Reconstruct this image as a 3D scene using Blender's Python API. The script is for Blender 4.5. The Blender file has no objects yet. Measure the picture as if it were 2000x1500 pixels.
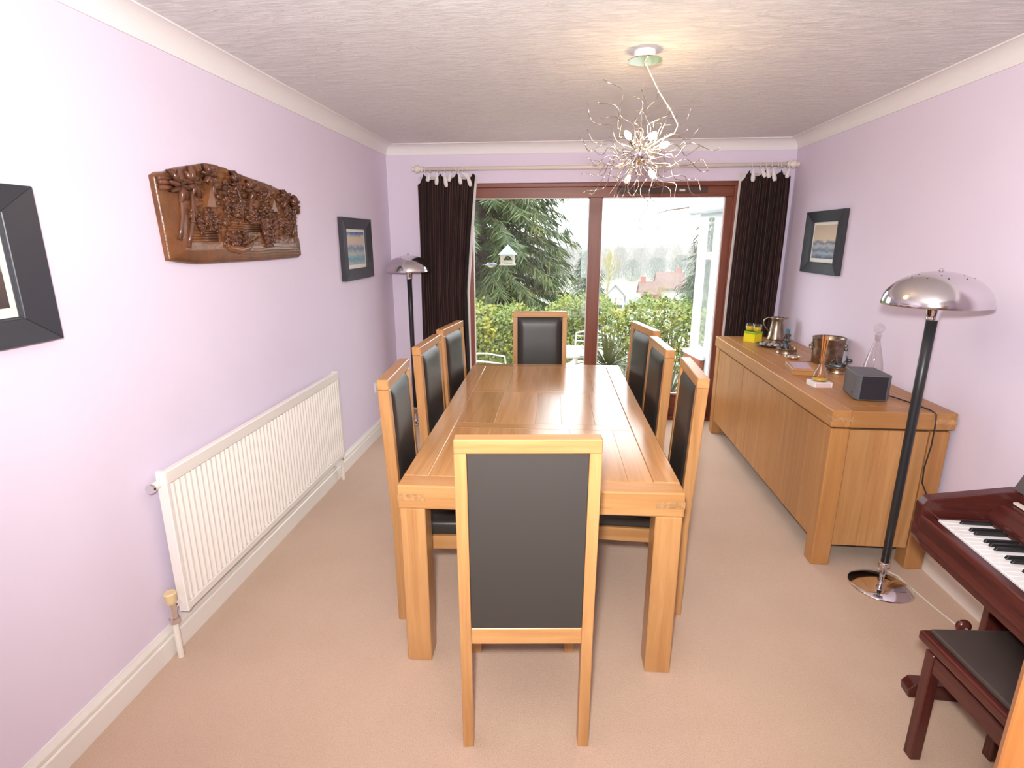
import bpy, bmesh, math, random
from mathutils import Vector, Matrix
random.seed(7)
SC = bpy.context.scene
COL = SC.collection
PI = math.pi
R = math.radians

# ------------------------------------------------------------------ camera
cam = bpy.data.cameras.new('camera'); cam_o = bpy.data.objects.new('camera', cam); COL.objects.link(cam_o)
cam.sensor_width = 36.0; cam.lens = 36.0 * 1069.9 / 2000; cam.clip_start = 0.02; cam.clip_end = 2000
cam_o.matrix_world = Matrix.Translation((0, 0, 1.67)) @ Matrix.Rotation(0.0915, 4, 'Z') @ Matrix.Rotation(PI/2 - 0.2583, 4, 'X') @ Matrix.Rotation(-0.0012, 4, 'Z')
SC.camera = cam_o
# ------------------------------------------------------------------ world: even overcast sky
w = bpy.data.worlds.new('overcast_sky'); SC.world = w; w.use_nodes = True
bg = w.node_tree.nodes['Background']; bg.inputs[0].default_value = (0.93, 0.97, 1.0, 1); bg.inputs[1].default_value = 3.4
# ------------------------------------------------------------------ the photographer's flash, just above the lens
fl = bpy.data.lights.new('camera_flash', 'SPOT'); fl.energy = 200; fl.color = (1.0, 0.985, 0.965); fl.shadow_soft_size = 0.05; fl.spot_size = 2.85; fl.spot_blend = 1.0
fo = bpy.data.objects.new('camera_flash', fl); COL.objects.link(fo); fo.location = (-0.05, -0.05, 1.84); fo.rotation_euler = (Vector((0.25, 5.1, 2.35))-Vector(fo.location)).to_track_quat('-Z', 'Y').to_euler()
SC.view_settings.view_transform = 'Standard'; SC.view_settings.look = 'None'
SC.view_settings.exposure = 1.05; SC.view_settings.gamma = 1.0; SC.view_settings.use_curve_mapping = False
SC.cycles.use_denoising = True
SC.cycles.max_bounces = 10; SC.cycles.diffuse_bounces = 6; SC.cycles.glossy_bounces = 4; SC.cycles.transparent_max_bounces = 16
SC.cycles.sample_clamp_indirect = 8.0

# ------------------------------------------------------------------ materials
M = {}
def nt(name):
    m = bpy.data.materials.new(name); m.use_nodes = True; M[name] = m
    n = m.node_tree.nodes; l = m.node_tree.links
    return m, n, l, n['Principled BSDF']
def plain(name, col, rough=0.5, metal=0.0, spec=0.5, noise=0.0, nscale=20.0, bump=0.0, bscale=200.0, alpha=None, rand=0.0, coat=0.0):
    m, n, l, b = nt(name)
    b.inputs['Base Color'].default_value = (*col, 1); b.inputs['Roughness'].default_value = rough
    b.inputs['Metallic'].default_value = metal; b.inputs['Specular IOR Level'].default_value = spec
    b.inputs['Coat Weight'].default_value = coat
    tc = n.new('ShaderNodeTexCoord')
    src = None
    if noise > 0:
        t = n.new('ShaderNodeTexNoise'); t.inputs['Scale'].default_value = nscale; t.inputs['Detail'].default_value = 4
        l.new(tc.outputs['Object'], t.inputs['Vector'])
        r = n.new('ShaderNodeMapRange'); r.inputs['From Min'].default_value = .3; r.inputs['From Max'].default_value = .7
        r.inputs['To Min'].default_value = 1 - noise; r.inputs['To Max'].default_value = 1 + noise
        l.new(t.outputs['Fac'], r.inputs['Value']); src = r.outputs['Result']
    if rand > 0:
        oi = n.new('ShaderNodeObjectInfo')
        r2 = n.new('ShaderNodeMapRange'); r2.inputs['To Min'].default_value = 1 - rand; r2.inputs['To Max'].default_value = 1 + rand
        l.new(oi.outputs['Random'], r2.inputs['Value'])
        if src:
            mu = n.new('ShaderNodeMath'); mu.operation = 'MULTIPLY'; l.new(src, mu.inputs[0]); l.new(r2.outputs['Result'], mu.inputs[1]); src = mu.outputs[0]
        else: src = r2.outputs['Result']
    if src:
        vm = n.new('ShaderNodeVectorMath'); vm.operation = 'SCALE'; vm.inputs[0].default_value = col
        l.new(src, vm.inputs['Scale']); l.new(vm.outputs[0], b.inputs['Base Color'])
    if bump > 0:
        t2 = n.new('ShaderNodeTexNoise'); t2.inputs['Scale'].default_value = bscale; t2.inputs['Detail'].default_value = 3
        l.new(tc.outputs['Object'], t2.inputs['Vector'])
        bp = n.new('ShaderNodeBump'); bp.inputs['Strength'].default_value = bump; bp.inputs['Distance'].default_value = .004
        l.new(t2.outputs['Fac'], bp.inputs['Height']); l.new(bp.outputs[0], b.inputs['Normal'])
    return m
def ramp(n, stops):
    r = n.new('ShaderNodeValToRGB'); e = r.color_ramp.elements
    e[0].position, e[0].color = stops[0][0], (*stops[0][1], 1); e[1].position, e[1].color = stops[1][0], (*stops[1][1], 1)
    for p, c in stops[2:]:
        k = e.new(p); k.color = (*c, 1)
    return r
def wood(name, axis, c0, c1, rough=0.38, scale=1.0, rand=0.14, contrast=1.0):
    m, n, l, b = nt(name)
    tc = n.new('ShaderNodeTexCoord'); mp = n.new('ShaderNodeMapping')
    s = [26*scale]*3; s['xyz'.index(axis)] = 1.3*scale; mp.inputs['Scale'].default_value = s
    oi = n.new('ShaderNodeObjectInfo'); ad = n.new('ShaderNodeVectorMath'); ad.operation = 'MULTIPLY_ADD'
    l.new(oi.outputs['Random'], ad.inputs[0]); ad.inputs[1].default_value = (7, 5, 9); l.new(tc.outputs['Object'], ad.inputs[2])
    l.new(ad.outputs[0], mp.inputs['Vector'])
    t = n.new('ShaderNodeTexNoise'); t.inputs['Scale'].default_value = 1.0; t.inputs['Detail'].default_value = 6; t.inputs['Roughness'].default_value = .62; t.inputs['Distortion'].default_value = .9
    l.new(mp.outputs[0], t.inputs['Vector'])
    rp = ramp(n, [(0.32, c0), (0.66, c1)]); l.new(t.outputs['Fac'], rp.inputs['Fac'])
    r2 = n.new('ShaderNodeMapRange'); r2.inputs['To Min'].default_value = 1 - rand; r2.inputs['To Max'].default_value = 1 + rand; l.new(oi.outputs['Random'], r2.inputs['Value'])
    vm = n.new('ShaderNodeVectorMath'); vm.operation = 'SCALE'; l.new(rp.outputs[0], vm.inputs[0]); l.new(r2.outputs['Result'], vm.inputs['Scale'])
    l.new(vm.outputs[0], b.inputs['Base Color']); b.inputs['Roughness'].default_value = rough
    bp = n.new('ShaderNodeBump'); bp.inputs['Strength'].default_value = .12; bp.inputs['Distance'].default_value = .001
    l.new(t.outputs['Fac'], bp.inputs['Height']); l.new(bp.outputs[0], b.inputs['Normal'])
    return m
OA, OB = (0.39, 0.185, 0.066), (0.52, 0.272, 0.108)
SA, SB = (0.39, 0.172, 0.055), (0.49, 0.24, 0.082)
for ax in 'xyz':
    wood('oak_'+ax, ax, OA, OB, rough=.30)
    wood('table_'+ax, ax, OA, OB, rough=.17)
    wood('side_'+ax, ax, SA, SB, rand=.1)
    wood('mahog_'+ax, ax, (0.045, 0.009, 0.008), (0.10, 0.022, 0.016), rough=.22, rand=.05)
    wood('redwood_'+ax, ax, (0.16, 0.036, 0.018), (0.24, 0.062, 0.030), rough=.4, rand=.08)
wood('door_oak', 'z', (0.36, 0.13, 0.035), (0.50, 0.20, 0.06), rand=.03)
wood('endgrain', 'y', (0.30, 0.15, 0.06), (0.50, 0.28, 0.12), scale=2.0)
plain('wall_paint', (0.745, 0.66, 0.785), .75, spec=.25, noise=.015, nscale=2.5, bump=.05, bscale=300)
plain('white_gloss', (0.80, 0.76, 0.71), .3)
plain('coving_white', (0.82, 0.79, 0.79), .7, spec=.2)
plain('radiator_white', (0.82, 0.77, 0.72), .3)
plain('pipe_white', (0.80, 0.76, 0.68), .35)
plain('knob_cream', (0.72, 0.55, 0.30), .45)
plain('chrome', (0.80, 0.79, 0.80), .07, 1.0)
plain('soft_chrome', (0.72, 0.70, 0.72), .16, 1.0)
plain('wire_steel', (0.55, 0.52, 0.50), .22, 1.0)
plain('leather', (0.028, 0.024, 0.022), .36, spec=.5, bump=.12, bscale=500)
plain('leather_back', (0.046, 0.039, 0.035), .55, spec=.4, bump=.1, bscale=600)
plain('black_pole', (0.022, 0.023, 0.026), .38)
plain('black_plastic', (0.02, 0.02, 0.022), .4)
plain('dark_frame', (0.035, 0.036, 0.045), .38)
plain('frame_slip', (0.06, 0.062, 0.075), .35)
plain('mount_white', (0.74, 0.72, 0.66), .8)
plain('pole_cream', (0.78, 0.70, 0.62), .4)
plain('lining', (0.78, 0.73, 0.72), .9)
plain('cable_white', (0.75, 0.70, 0.62), .5)
plain('ivory_key', (0.78, 0.77, 0.77), .2)
plain('ebony_key', (0.012, 0.012, 0.013), .25)
plain('grey_board', (0.075, 0.06, 0.058), .55)
plain('vinyl_brown', (0.050, 0.036, 0.032), .45, bump=.1, bscale=500)
plain('speaker_grey', (0.105, 0.105, 0.115), .5)
plain('speaker_cloth', (0.022, 0.018, 0.026), .95, bump=.3, bscale=900)
plain('brass_dark', (0.30, 0.23, 0.17), .35, 1.0, noise=.4, nscale=25, bump=.2, bscale=60)
plain('old_silver', (0.36, 0.29, 0.22), .32, 1.0, noise=.35, nscale=18)
plain('pewter', (0.13, 0.14, 0.15), .4, .8)
plain('silver', (0.80, 0.72, 0.60), .15, 1.0)
plain('yellow_wax', (0.78, 0.60, 0.015), .5)
plain('yellow_card', (0.80, 0.70, 0.01), .5)
plain('green_card', (0.30, 0.50, 0.03), .5)
plain('lilac_card', (0.55, 0.42, 0.50), .6)
plain('blue_candle', (0.06, 0.16, 0.22), .5)
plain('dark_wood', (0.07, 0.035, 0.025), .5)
plain('oil', (0.70, 0.42, 0.03), .15)
plain('reed', (0.60, 0.22, 0.05), .7, rand=.2)
plain('white_card', (0.78, 0.76, 0.77), .5)
plain('pink_card', (0.70, 0.52, 0.55), .5)
plain('pebble', (0.50, 0.43, 0.38), .55, noise=.5, nscale=30, rand=.55)
plain('carved', (0.115, 0.044, 0.024), .27, noise=.35, nscale=14, bump=.35, bscale=90, rand=.3)
plain('carved_light', (0.165, 0.062, 0.022), .3, noise=.3, nscale=12, bump=.3, bscale=110, rand=.22)
plain('white_metal', (0.58, 0.57, 0.52), .5)
plain('upvc', (0.50, 0.54, 0.56), .35)
plain('patio_stone', (0.34, 0.30, 0.26), .9, noise=.2, nscale=6, rand=.12)
plain('soil', (0.15, 0.12, 0.07), 1, noise=.3, nscale=1.5)
plain('bark', (0.10, 0.072, 0.05), .95, noise=.3, nscale=6)
plain('twig', (0.20, 0.18, 0.15), .95, rand=.25)
plain('willow_twig', (0.26, 0.23, 0.11), .95, rand=.1)
plain('brick', (0.22, 0.065, 0.035), .9, noise=.25, nscale=3)
plain('roof_tile', (0.12, 0.068, 0.052), .9, noise=.25, nscale=1.5)
plain('slate', (0.16, 0.18, 0.20), .8, noise=.1, nscale=1.5)
plain('render_white', (0.36, 0.36, 0.35), .9)
plain('far_glass', (0.05, 0.06, 0.07), .2)
plain('feeder_wood', (0.62, 0.62, 0.52), .8)
plain('feeder_roof', (0.36, 0.42, 0.45), .7)
plain('bird', (0.30, 0.36, 0.42), .8)
plain('bird_yellow', (0.65, 0.58, 0.18), .8)
plain('teal', (0.05, 0.22, 0.20), .4)
plain('terracotta', (0.30, 0.11, 0.06), .9)
plain('socket_white', (0.82, 0.82, 0.82), .35)
def leafmat(name, a, b_, c, scale=3.0):
    m, n, l, b = nt(name)
    tc = n.new('ShaderNodeTexCoord'); t = n.new('ShaderNodeTexNoise'); t.inputs['Scale'].default_value = scale; t.inputs['Detail'].default_value = 5
    l.new(tc.outputs['Object'], t.inputs['Vector']); rp = ramp(n, [(.3, a), (.5, b_), (.72, c)]); l.new(t.outputs['Fac'], rp.inputs['Fac'])
    l.new(rp.outputs[0], b.inputs['Base Color']); b.inputs['Roughness'].default_value = .55
leafmat('hedge_leaf', (0.038, 0.066, 0.009), (0.11, 0.15, 0.016), (0.23, 0.205, 0.02), 4)
leafmat('conifer_needle', (0.026, 0.050, 0.013), (0.050, 0.080, 0.018), (0.095, 0.105, 0.024), 1.6)
leafmat('spiky_leaf', (0.045, 0.075, 0.025), (0.075, 0.11, 0.035), (0.14, 0.15, 0.05), 6)
leafmat('fir_needle', (0.035, 0.06, 0.035), (0.055, 0.085, 0.045), (0.08, 0.11, 0.055), 1)
leafmat('grass', (0.06, 0.075, 0.03), (0.10, 0.10, 0.05), (0.13, 0.115, 0.075), .12)
# carpet
m, n, l, b = nt('carpet')
tc = n.new('ShaderNodeTexCoord'); t = n.new('ShaderNodeTexNoise'); t.inputs['Scale'].default_value = 260; t.inputs['Detail'].default_value = 3
t2 = n.new('ShaderNodeTexNoise'); t2.inputs['Scale'].default_value = 3.0; t2.inputs['Detail'].default_value = 3
l.new(tc.outputs['Object'], t.inputs['Vector']); l.new(tc.outputs['Object'], t2.inputs['Vector'])
mx = n.new('ShaderNodeMath'); mx.operation = 'MULTIPLY_ADD'; mx.inputs[1].default_value = .35; l.new(t2.outputs['Fac'], mx.inputs[0]); l.new(t.outputs['Fac'], mx.inputs[2])
rp = ramp(n, [(.35, (0.48, 0.33, 0.235)), (.95, (0.64, 0.46, 0.345))]); l.new(mx.outputs[0], rp.inputs['Fac']); l.new(rp.outputs[0], b.inputs['Base Color'])
b.inputs['Roughness'].default_value = 1; b.inputs['Specular IOR Level'].default_value = .1; b.inputs['Sheen Weight'].default_value = .2
bp = n.new('ShaderNodeBump'); bp.inputs['Strength'].default_value = .6; bp.inputs['Distance'].default_value = .004; l.new(t.outputs['Fac'], bp.inputs['Height']); l.new(bp.outputs[0], b.inputs['Normal'])
# textured plaster ceiling: broken combed arcs
m, n, l, b = nt('artex')
tc = n.new('ShaderNodeTexCoord'); mp = n.new('ShaderNodeMapping'); mp.inputs['Scale'].default_value = (1.0, 3.2, 1); l.new(tc.outputs['Object'], mp.inputs['Vector'])
t = n.new('ShaderNodeTexNoise'); t.inputs['Scale'].default_value = 9; t.inputs['Detail'].default_value = 7; t.inputs['Roughness'].default_value = .72; t.inputs['Distortion'].default_value = 1.6
l.new(mp.outputs[0], t.inputs['Vector'])
bp = n.new('ShaderNodeBump'); bp.inputs['Strength'].default_value = 1.0; bp.inputs['Distance'].default_value = .02; l.new(t.outputs['Fac'], bp.inputs['Height']); l.new(bp.outputs[0], b.inputs['Normal'])
b.inputs['Base Color'].default_value = (0.88, 0.84, 0.845, 1); b.inputs['Roughness'].default_value = .55
# pinstriped curtain cloth
m, n, l, b = nt('curtain_cloth')
uv = n.new('ShaderNodeTexCoord'); sp = n.new('ShaderNodeSeparateXYZ'); l.new(uv.outputs['UV'], sp.inputs[0])
nn = n.new('ShaderNodeTexNoise'); nn.noise_dimensions = '1D'; nn.inputs['Scale'].default_value = 34; nn.inputs['Detail'].default_value = 2; l.new(sp.outputs['X'], nn.inputs['W'])
mu = n.new('ShaderNodeMath'); mu.operation = 'MULTIPLY'; mu.inputs[1].default_value = 30; l.new(sp.outputs['X'], mu.inputs[0])
fr = n.new('ShaderNodeMath'); fr.operation = 'FRACT'; l.new(mu.outputs[0], fr.inputs[0])
lt = n.new('ShaderNodeMath'); lt.operation = 'LESS_THAN'; lt.inputs[1].default_value = .10; l.new(fr.outputs[0], lt.inputs[0])
rp = ramp(n, [(.35, (0.016, 0.011, 0.012)), (.65, (0.040, 0.020, 0.020))]); l.new(nn.outputs['Fac'], rp.inputs['Fac'])
mixc = n.new('ShaderNodeMixRGB'); mixc.inputs['Color2'].default_value = (0.15, 0.085, 0.06, 1); l.new(lt.outputs[0], mixc.inputs['Fac']); l.new(rp.outputs[0], mixc.inputs['Color1']); l.new(mixc.outputs[0], b.inputs['Base Color'])
b.inputs['Roughness'].default_value = .95; b.inputs['Specular IOR Level'].default_value = .15; b.inputs['Sheen Weight'].default_value = .03
# thin clear glass
def glassmat(name, tint, refl=1.0):
    m = bpy.data.materials.new(name); m.use_nodes = True; M[name] = m; n = m.node_tree.nodes; l = m.node_tree.links
    n.remove(n['Principled BSDF']); o = n['Material Output']
    tr = n.new('ShaderNodeBsdfTransparent'); tr.inputs[0].default_value = (*tint, 1); g = n.new('ShaderNodeBsdfGlossy'); g.inputs['Roughness'].default_value = .01
    f = n.new('ShaderNodeLayerWeight'); f.inputs['Blend'].default_value = .5; p5 = n.new('ShaderNodeMath'); p5.operation = 'POWER'; p5.inputs[1].default_value = 4.0; l.new(f.outputs['Facing'], p5.inputs[0])
    k = n.new('ShaderNodeMath'); k.operation = 'MULTIPLY_ADD'; k.inputs[1].default_value = .6; k.inputs[2].default_value = .04*refl; l.new(p5.outputs[0], k.inputs[0])
    mi = n.new('ShaderNodeMixShader'); l.new(k.outputs[0], mi.inputs[0]); l.new(tr.outputs[0], mi.inputs[1]); l.new(g.outputs[0], mi.inputs[2]); l.new(mi.outputs[0], o.inputs['Surface'])
glassmat('pane_glass', (0.985, 0.995, 0.99), 1.3)
glassmat('clear_glass', (0.985, 0.98, 0.98), 1.8)
m, n, l, b = nt('bulb_lit'); b.inputs['Emission Color'].default_value = (1.0, 0.72, 0.36, 1); b.inputs['Emission Strength'].default_value = 110
# generic coloured prints: plain tonal bands, no picture
def printmat(name, stops, scale, vert=True):
    m, n, l, b = nt(name)
    tc = n.new('ShaderNodeTexCoord'); s = n.new('ShaderNodeSeparateXYZ'); l.new(tc.outputs['Generated'], s.inputs[0])
    t = n.new('ShaderNodeTexNoise'); t.inputs['Scale'].default_value = scale; t.inputs['Detail'].default_value = 4; l.new(tc.outputs['Generated'], t.inputs['Vector'])
    a = n.new('ShaderNodeMath'); a.operation = 'MULTIPLY_ADD'; a.inputs[1].default_value = .28; l.new(t.outputs['Fac'], a.inputs[0]); l.new(s.outputs['Z'], a.inputs[2])
    a2 = n.new('ShaderNodeMath'); a2.operation = 'SUBTRACT'; a2.inputs[1].default_value = .14; l.new(a.outputs[0], a2.inputs[0])
    rp = ramp(n, stops); l.new(a2.outputs[0], rp.inputs['Fac']); l.new(rp.outputs[0], b.inputs['Base Color']); b.inputs['Roughness'].default_value = .5
CREAM = (0.62, 0.50, 0.36)
printmat('print_dusk', [(0.0, (0.06, 0.045, 0.045)), (.42, (0.10, 0.07, 0.06)), (.5, (0.45, 0.42, 0.38)), (.66, (0.30, 0.45, 0.55)), (.82, (0.62, 0.58, 0.42)), (.97, (0.04, 0.10, 0.42))], 5)
printmat('print_lake', [(0.0, (0.45, 0.43, 0.38)), (.16, (0.12, 0.33, 0.42)), (.34, (0.48, 0.47, 0.40)), (.5, (0.14, 0.24, 0.38)), (.64, (0.58, 0.48, 0.40)), (.84, (0.60, 0.50, 0.38)), (.97, (0.06, 0.14, 0.33))], 6)
printmat('print_sea', [(0.0, (0.07, 0.10, 0.18)), (.14, (0.35, 0.40, 0.42)), (.26, (0.10, 0.16, 0.26)), (.38, (0.42, 0.44, 0.43)), (.47, (0.11, 0.14, 0.22)), (.56, CREAM), (.98, (0.50, 0.40, 0.29))], 5)

# ------------------------------------------------------------------ mesh helpers
class MB:
    def __init__(s): s.v = []; s.f = []
    def add(s, vs, fs):
        o = len(s.v); s.v += [tuple(q) for q in vs]; s.f += [tuple(i+o for i in q) for q in fs]; return s
    def box(s, x0, x1, y0, y1, z0, z1):
        return s.add([(x0,y0,z0),(x1,y0,z0),(x1,y1,z0),(x0,y1,z0),(x0,y0,z1),(x1,y0,z1),(x1,y1,z1),(x0,y1,z1)],
                     [(3,2,1,0),(4,5,6,7),(0,1,5,4),(1,2,6,5),(2,3,7,6),(3,0,4,7)])
    def prism(s, poly, a, b, axis='z'):
        def mk(p, h): return {'z': (p[0],p[1],h), 'x': (h,p[0],p[1]), 'y': (p[0],h,p[1])}[axis]
        k = len(poly)
        return s.add([mk(p,a) for p in poly]+[mk(p,b) for p in poly], [tuple(range(k))[::-1], tuple(range(k,2*k))]+[(i,(i+1)%k,k+(i+1)%k,k+i) for i in range(k)])
    def tube(s, pts, rad, n=8, cap=True):
        P = [Vector(p) for p in pts]; k = len(P)
        rr = rad if isinstance(rad, (list, tuple)) else [rad]*k
        up = None; vs = []
        for i, p in enumerate(P):
            d = (P[min(i+1,k-1)]-P[max(i-1,0)]).normalized()
            if up is None: up = d.orthogonal().normalized()
            up = (up - d*up.dot(d))
            up = up.normalized() if up.length > 1e-6 else d.orthogonal().normalized()
            q = d.cross(up)
            for j in range(n):
                a = 2*PI*j/n; vs.append(p + (up*math.cos(a)+q*math.sin(a))*rr[i])
        fs = [(i*n+j, i*n+(j+1)%n, (i+1)*n+(j+1)%n, (i+1)*n+j) for i in range(k-1) for j in range(n)]
        if cap: fs += [tuple(range(n))[::-1], tuple((k-1)*n+j for j in range(n))]
        return s.add(vs, fs)
    def lathe(s, prof, n=32, c=(0,0,0), sx=1.0, sy=1.0):
        vs = []; k = len(prof)
        for r, z in prof:
            for j in range(n):
                a = 2*PI*j/n; vs.append((c[0]+r*math.cos(a)*sx, c[1]+r*math.sin(a)*sy, c[2]+z))
        fs = [(i*n+j, i*n+(j+1)%n, (i+1)*n+(j+1)%n, (i+1)*n+j) for i in range(k-1) for j in range(n)]
        if prof[0][0] > 1e-5: fs.append(tuple(range(n))[::-1])
        if prof[-1][0] > 1e-5: fs.append(tuple((k-1)*n+j for j in range(n)))
        return s.add(vs, fs)
    def ell(s, c, r, n=12, m=7, rot=None):
        vs = []
        for i in range(m+1):
            th = PI*i/m
            for j in range(n):
                a = 2*PI*j/n
                p = Vector((r[0]*math.sin(th)*math.cos(a), r[1]*math.sin(th)*math.sin(a), -r[2]*math.cos(th)))
                if rot: p = rot @ p
                vs.append(Vector(c)+p)
        return s.add(vs, [(i*n+j, i*n+(j+1)%n, (i+1)*n+(j+1)%n, (i+1)*n+j) for i in range(m) for j in range(n)])
    def mesh(s, name, bevel=0.0, seg=1, smooth=False):
        me = bpy.data.meshes.new(name); bm = bmesh.new()
        vs = [bm.verts.new(v) for v in s.v]
        for f in s.f:
            try: bm.faces.new([vs[i] for i in f])
            except ValueError: pass
        bmesh.ops.remove_doubles(bm, verts=bm.verts, dist=1e-6)
        bmesh.ops.recalc_face_normals(bm, faces=bm.faces)
        if bevel > 0: bmesh.ops.bevel(bm, geom=list(bm.edges), offset=bevel, segments=seg, profile=.5, affect='EDGES', clamp_overlap=True)
        bm.to_mesh(me); bm.free()
        if smooth:
            for p in me.polygons: p.use_smooth = True
        return me
    def raw(s, name):
        me = bpy.data.meshes.new(name); me.from_pydata(s.v, [], s.f); me.update(); return me
def obj(name, me, mat=None, parent=None, loc=None, rot=None):
    if isinstance(me, MB): me = me.mesh(name)
    if mat and not me.materials: me.materials.append(M[mat])
    o = bpy.data.objects.new(name, me); COL.objects.link(o)
    if parent: o.parent = parent
    if loc: o.location = loc
    if rot: o.rotation_euler = rot
    return o
def tag(o, label, cat, group=None, kind=None):
    o['label'] = label; o['category'] = cat
    if group: o['group'] = group
    if kind: o['kind'] = kind
    return o
def thing(name, label, cat, loc=(0,0,0), rz=0.0, group=None):
    o = bpy.data.objects.new(name, None); COL.objects.link(o); o.empty_display_size = .1
    o.location = loc; o.rotation_euler = (0, 0, rz); return tag(o, label, cat, group)
def copy_tree(o, parent=None):
    c = o.copy(); COL.objects.link(c); c.parent = parent
    for ch in list(o.children): copy_tree(ch, c)
    return c
def struct(name, mb, mat, label, cat='structure', parent=None, bevel=0, smooth=False):
    o = obj(name, mb.mesh(name, bevel, smooth=smooth), mat, parent); o['kind'] = 'structure'; o['label'] = label; o['category'] = cat
    return o
def B(name, mat, parent, x0, x1, y0, y1, z0, z1, bev=0.0, seg=1, smooth=False):
    return obj(name, MB().box(x0,x1,y0,y1,z0,z1).mesh(name, bev, seg, smooth), mat, parent)

# ------------------------------------------------------------------ room shell
XL, XR, YB, H, YR = -1.591, 1.919, 5.093, 2.474, -2.6
OX0, OX1, OZ = -0.94, 1.482, 2.15
struct('floor', MB().box(XL-.15, XR+.15, YR-.15, YB+.26, -.12, 0), 'carpet', 'beige fitted carpet covering the whole room floor', 'floor')
struct('ceiling', MB().box(XL-.15, XR+.15, YR-.15, YB+.26, H, H+.12), 'artex', 'white combed textured plaster ceiling', 'ceiling')
struct('wall_left', MB().box(XL-.15, XL, YR-.15, YB+.26, 0, H), 'wall_paint', 'pale lilac wall behind the white radiator', 'wall')
struct('wall_right', MB().box(XR, XR+.15, YR-.15, YB+.26, 0, H), 'wall_paint', 'pale lilac wall behind the oak sideboard', 'wall')
struct('wall_back', MB().box(XL, OX0, YB, YB+.26, 0, H).box(OX1, XR, YB, YB+.26, 0, H).box(OX0, OX1, YB, YB+.26, OZ, H), 'wall_paint', 'pale lilac end wall around the patio door', 'wall')
rw0, rw1, rz0, rz1 = .35, 1.75, .75, 2.15  # unseen window opening, added behind the camera to let in fill daylight
struct('wall_rear', MB().box(XL, rw0, YR-.15, YR, 0, H).box(rw1, XR, YR-.15, YR, 0, H).box(rw0, rw1, YR-.15, YR, 0, rz0).box(rw0, rw1, YR-.15, YR, rz1, H), 'wall_paint', 'pale lilac wall behind the viewer with an added fill-light opening', 'wall')
wn = struct('added_fill_window', MB().box(rw0, rw1, YR-.1, YR-.05, rz0, rz0+.06).box(rw0, rw1, YR-.1, YR-.05, rz1-.06, rz1).box(rw0, rw0+.06, YR-.1, YR-.05, rz0, rz1).box(rw1-.06, rw1, YR-.1, YR-.05, rz0, rz1).box(1.02, 1.08, YR-.1, YR-.05, rz0, rz1), 'upvc', 'unseen white window behind the viewer, added for fill light', 'window')
obj('pane', MB().box(rw0+.06, rw1-.06, YR-.08, YR-.074, rz0+.06, rz1-.06), 'pane_glass', wn)
struct('wall_front', MB().box(1.27, XR, .12, .22, 0, H), 'wall_paint', 'short lilac wall return beside the open oak door', 'wall')
# coving (concave) and skirting
CV = 0.0855
def cove():
    pts = [(0, 0), (CV, 0)]
    for i in range(0, 9):
        a = PI/2*i/8; pts.append((CV - (CV-.006)*math.sin(a), -CV + (CV-.006)*math.cos(a)-.0))
    pts = [(0,0),(CV,0),(CV,-.006)] + [(CV-(CV-.008)*math.sin(PI/2*i/10), -.006-(CV-.014)*(1-math.cos(PI/2*i/10))) for i in range(1,11)] + [(.008,-CV),(0,-CV)]
    return pts
cp = cove()
struct('trim_1', MB().prism([(XL+a, H+b_) for a, b_ in cp], YR, YB, 'y'), 'coving_white', 'white plaster coving above the left lilac wall', 'coving')
struct('trim_2', MB().prism([(XR-a, H+b_) for a, b_ in cp], YR, YB, 'y'), 'coving_white', 'white plaster coving above the sideboard wall', 'coving')
struct('trim_3', MB().prism([(YB-a, H+b_) for a, b_ in cp], XL, XR, 'x'), 'coving_white', 'white plaster coving above the patio door', 'coving')
sk = [(0,0),(.018,0),(.018,.082),(.012,.088),(.016,.096),(.016,.108),(.008,.124),(.005,.132),(0,.132)]
struct('baseboard_left', MB().prism([(XL+a, z) for a, z in sk], YR, YB, 'y'), 'white_gloss', 'cream moulded skirting board along the left wall', 'skirting board')
struct('baseboard_right', MB().prism([(XR-a, z) for a, z in sk], YR, YB, 'y'), 'white_gloss', 'cream moulded skirting board behind sideboard and piano', 'skirting board')
struct('baseboard_back_left', MB().prism([(YB-a, z) for a, z in sk], XL, OX0, 'x'), 'white_gloss', 'short cream skirting board behind the left corner lamp', 'skirting board')
struct('baseboard_back_right', MB().prism([(YB-a, z) for a, z in sk], OX1, XR, 'x'), 'white_gloss', 'short cream skirting board behind the right curtain', 'skirting board')

# ------------------------------------------------------------------ sliding patio door
pd = bpy.data.objects.new('door_1', None); COL.objects.link(pd); pd['kind'] = 'structure'; pd['label'] = 'red-brown timber sliding patio door with two tall panes'; pd['category'] = 'patio door'
y0, y1 = 5.15, 5.235
B('head_board', 'redwood_x', pd, OX0, OX1, y0-.03, y1, 2.115, OZ, .004)
B('head_rail', 'redwood_x', pd, OX0, OX1, y0, y1, 2.028, 2.115, .003)
B('jamb', 'redwood_z', pd, OX0, -.832, y0, y1, .0, 2.028, .003)
B('jamb', 'redwood_z', pd, 1.395, OX1, y0, y1, .0, 2.028, .003)
B('jamb_bead', 'redwood_z', pd, 1.452, OX1, y0-.03, y0, .0, 2.115, .003)
B('mullion', 'redwood_z', pd, .222, .332, y0-.012, y1, .0, 2.028, .003)
B('bottom_rail', 'redwood_x', pd, -.832, .222, y0, y1, .03, .235, .003)
B('bottom_rail', 'redwood_x', pd, .332, 1.395, y0, y1, .03, .235, .003)
B('threshold', 'redwood_x', pd, OX0, OX1, YB, y1+.03, 0, .03, .003)
obj('pane', MB().box(-.832, .222, 5.19, 5.196, .235, 2.028), 'pane_glass', pd)
obj('pane', MB().box(.332, 1.395, 5.19, 5.196, .235, 2.028), 'pane_glass', pd)
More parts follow.
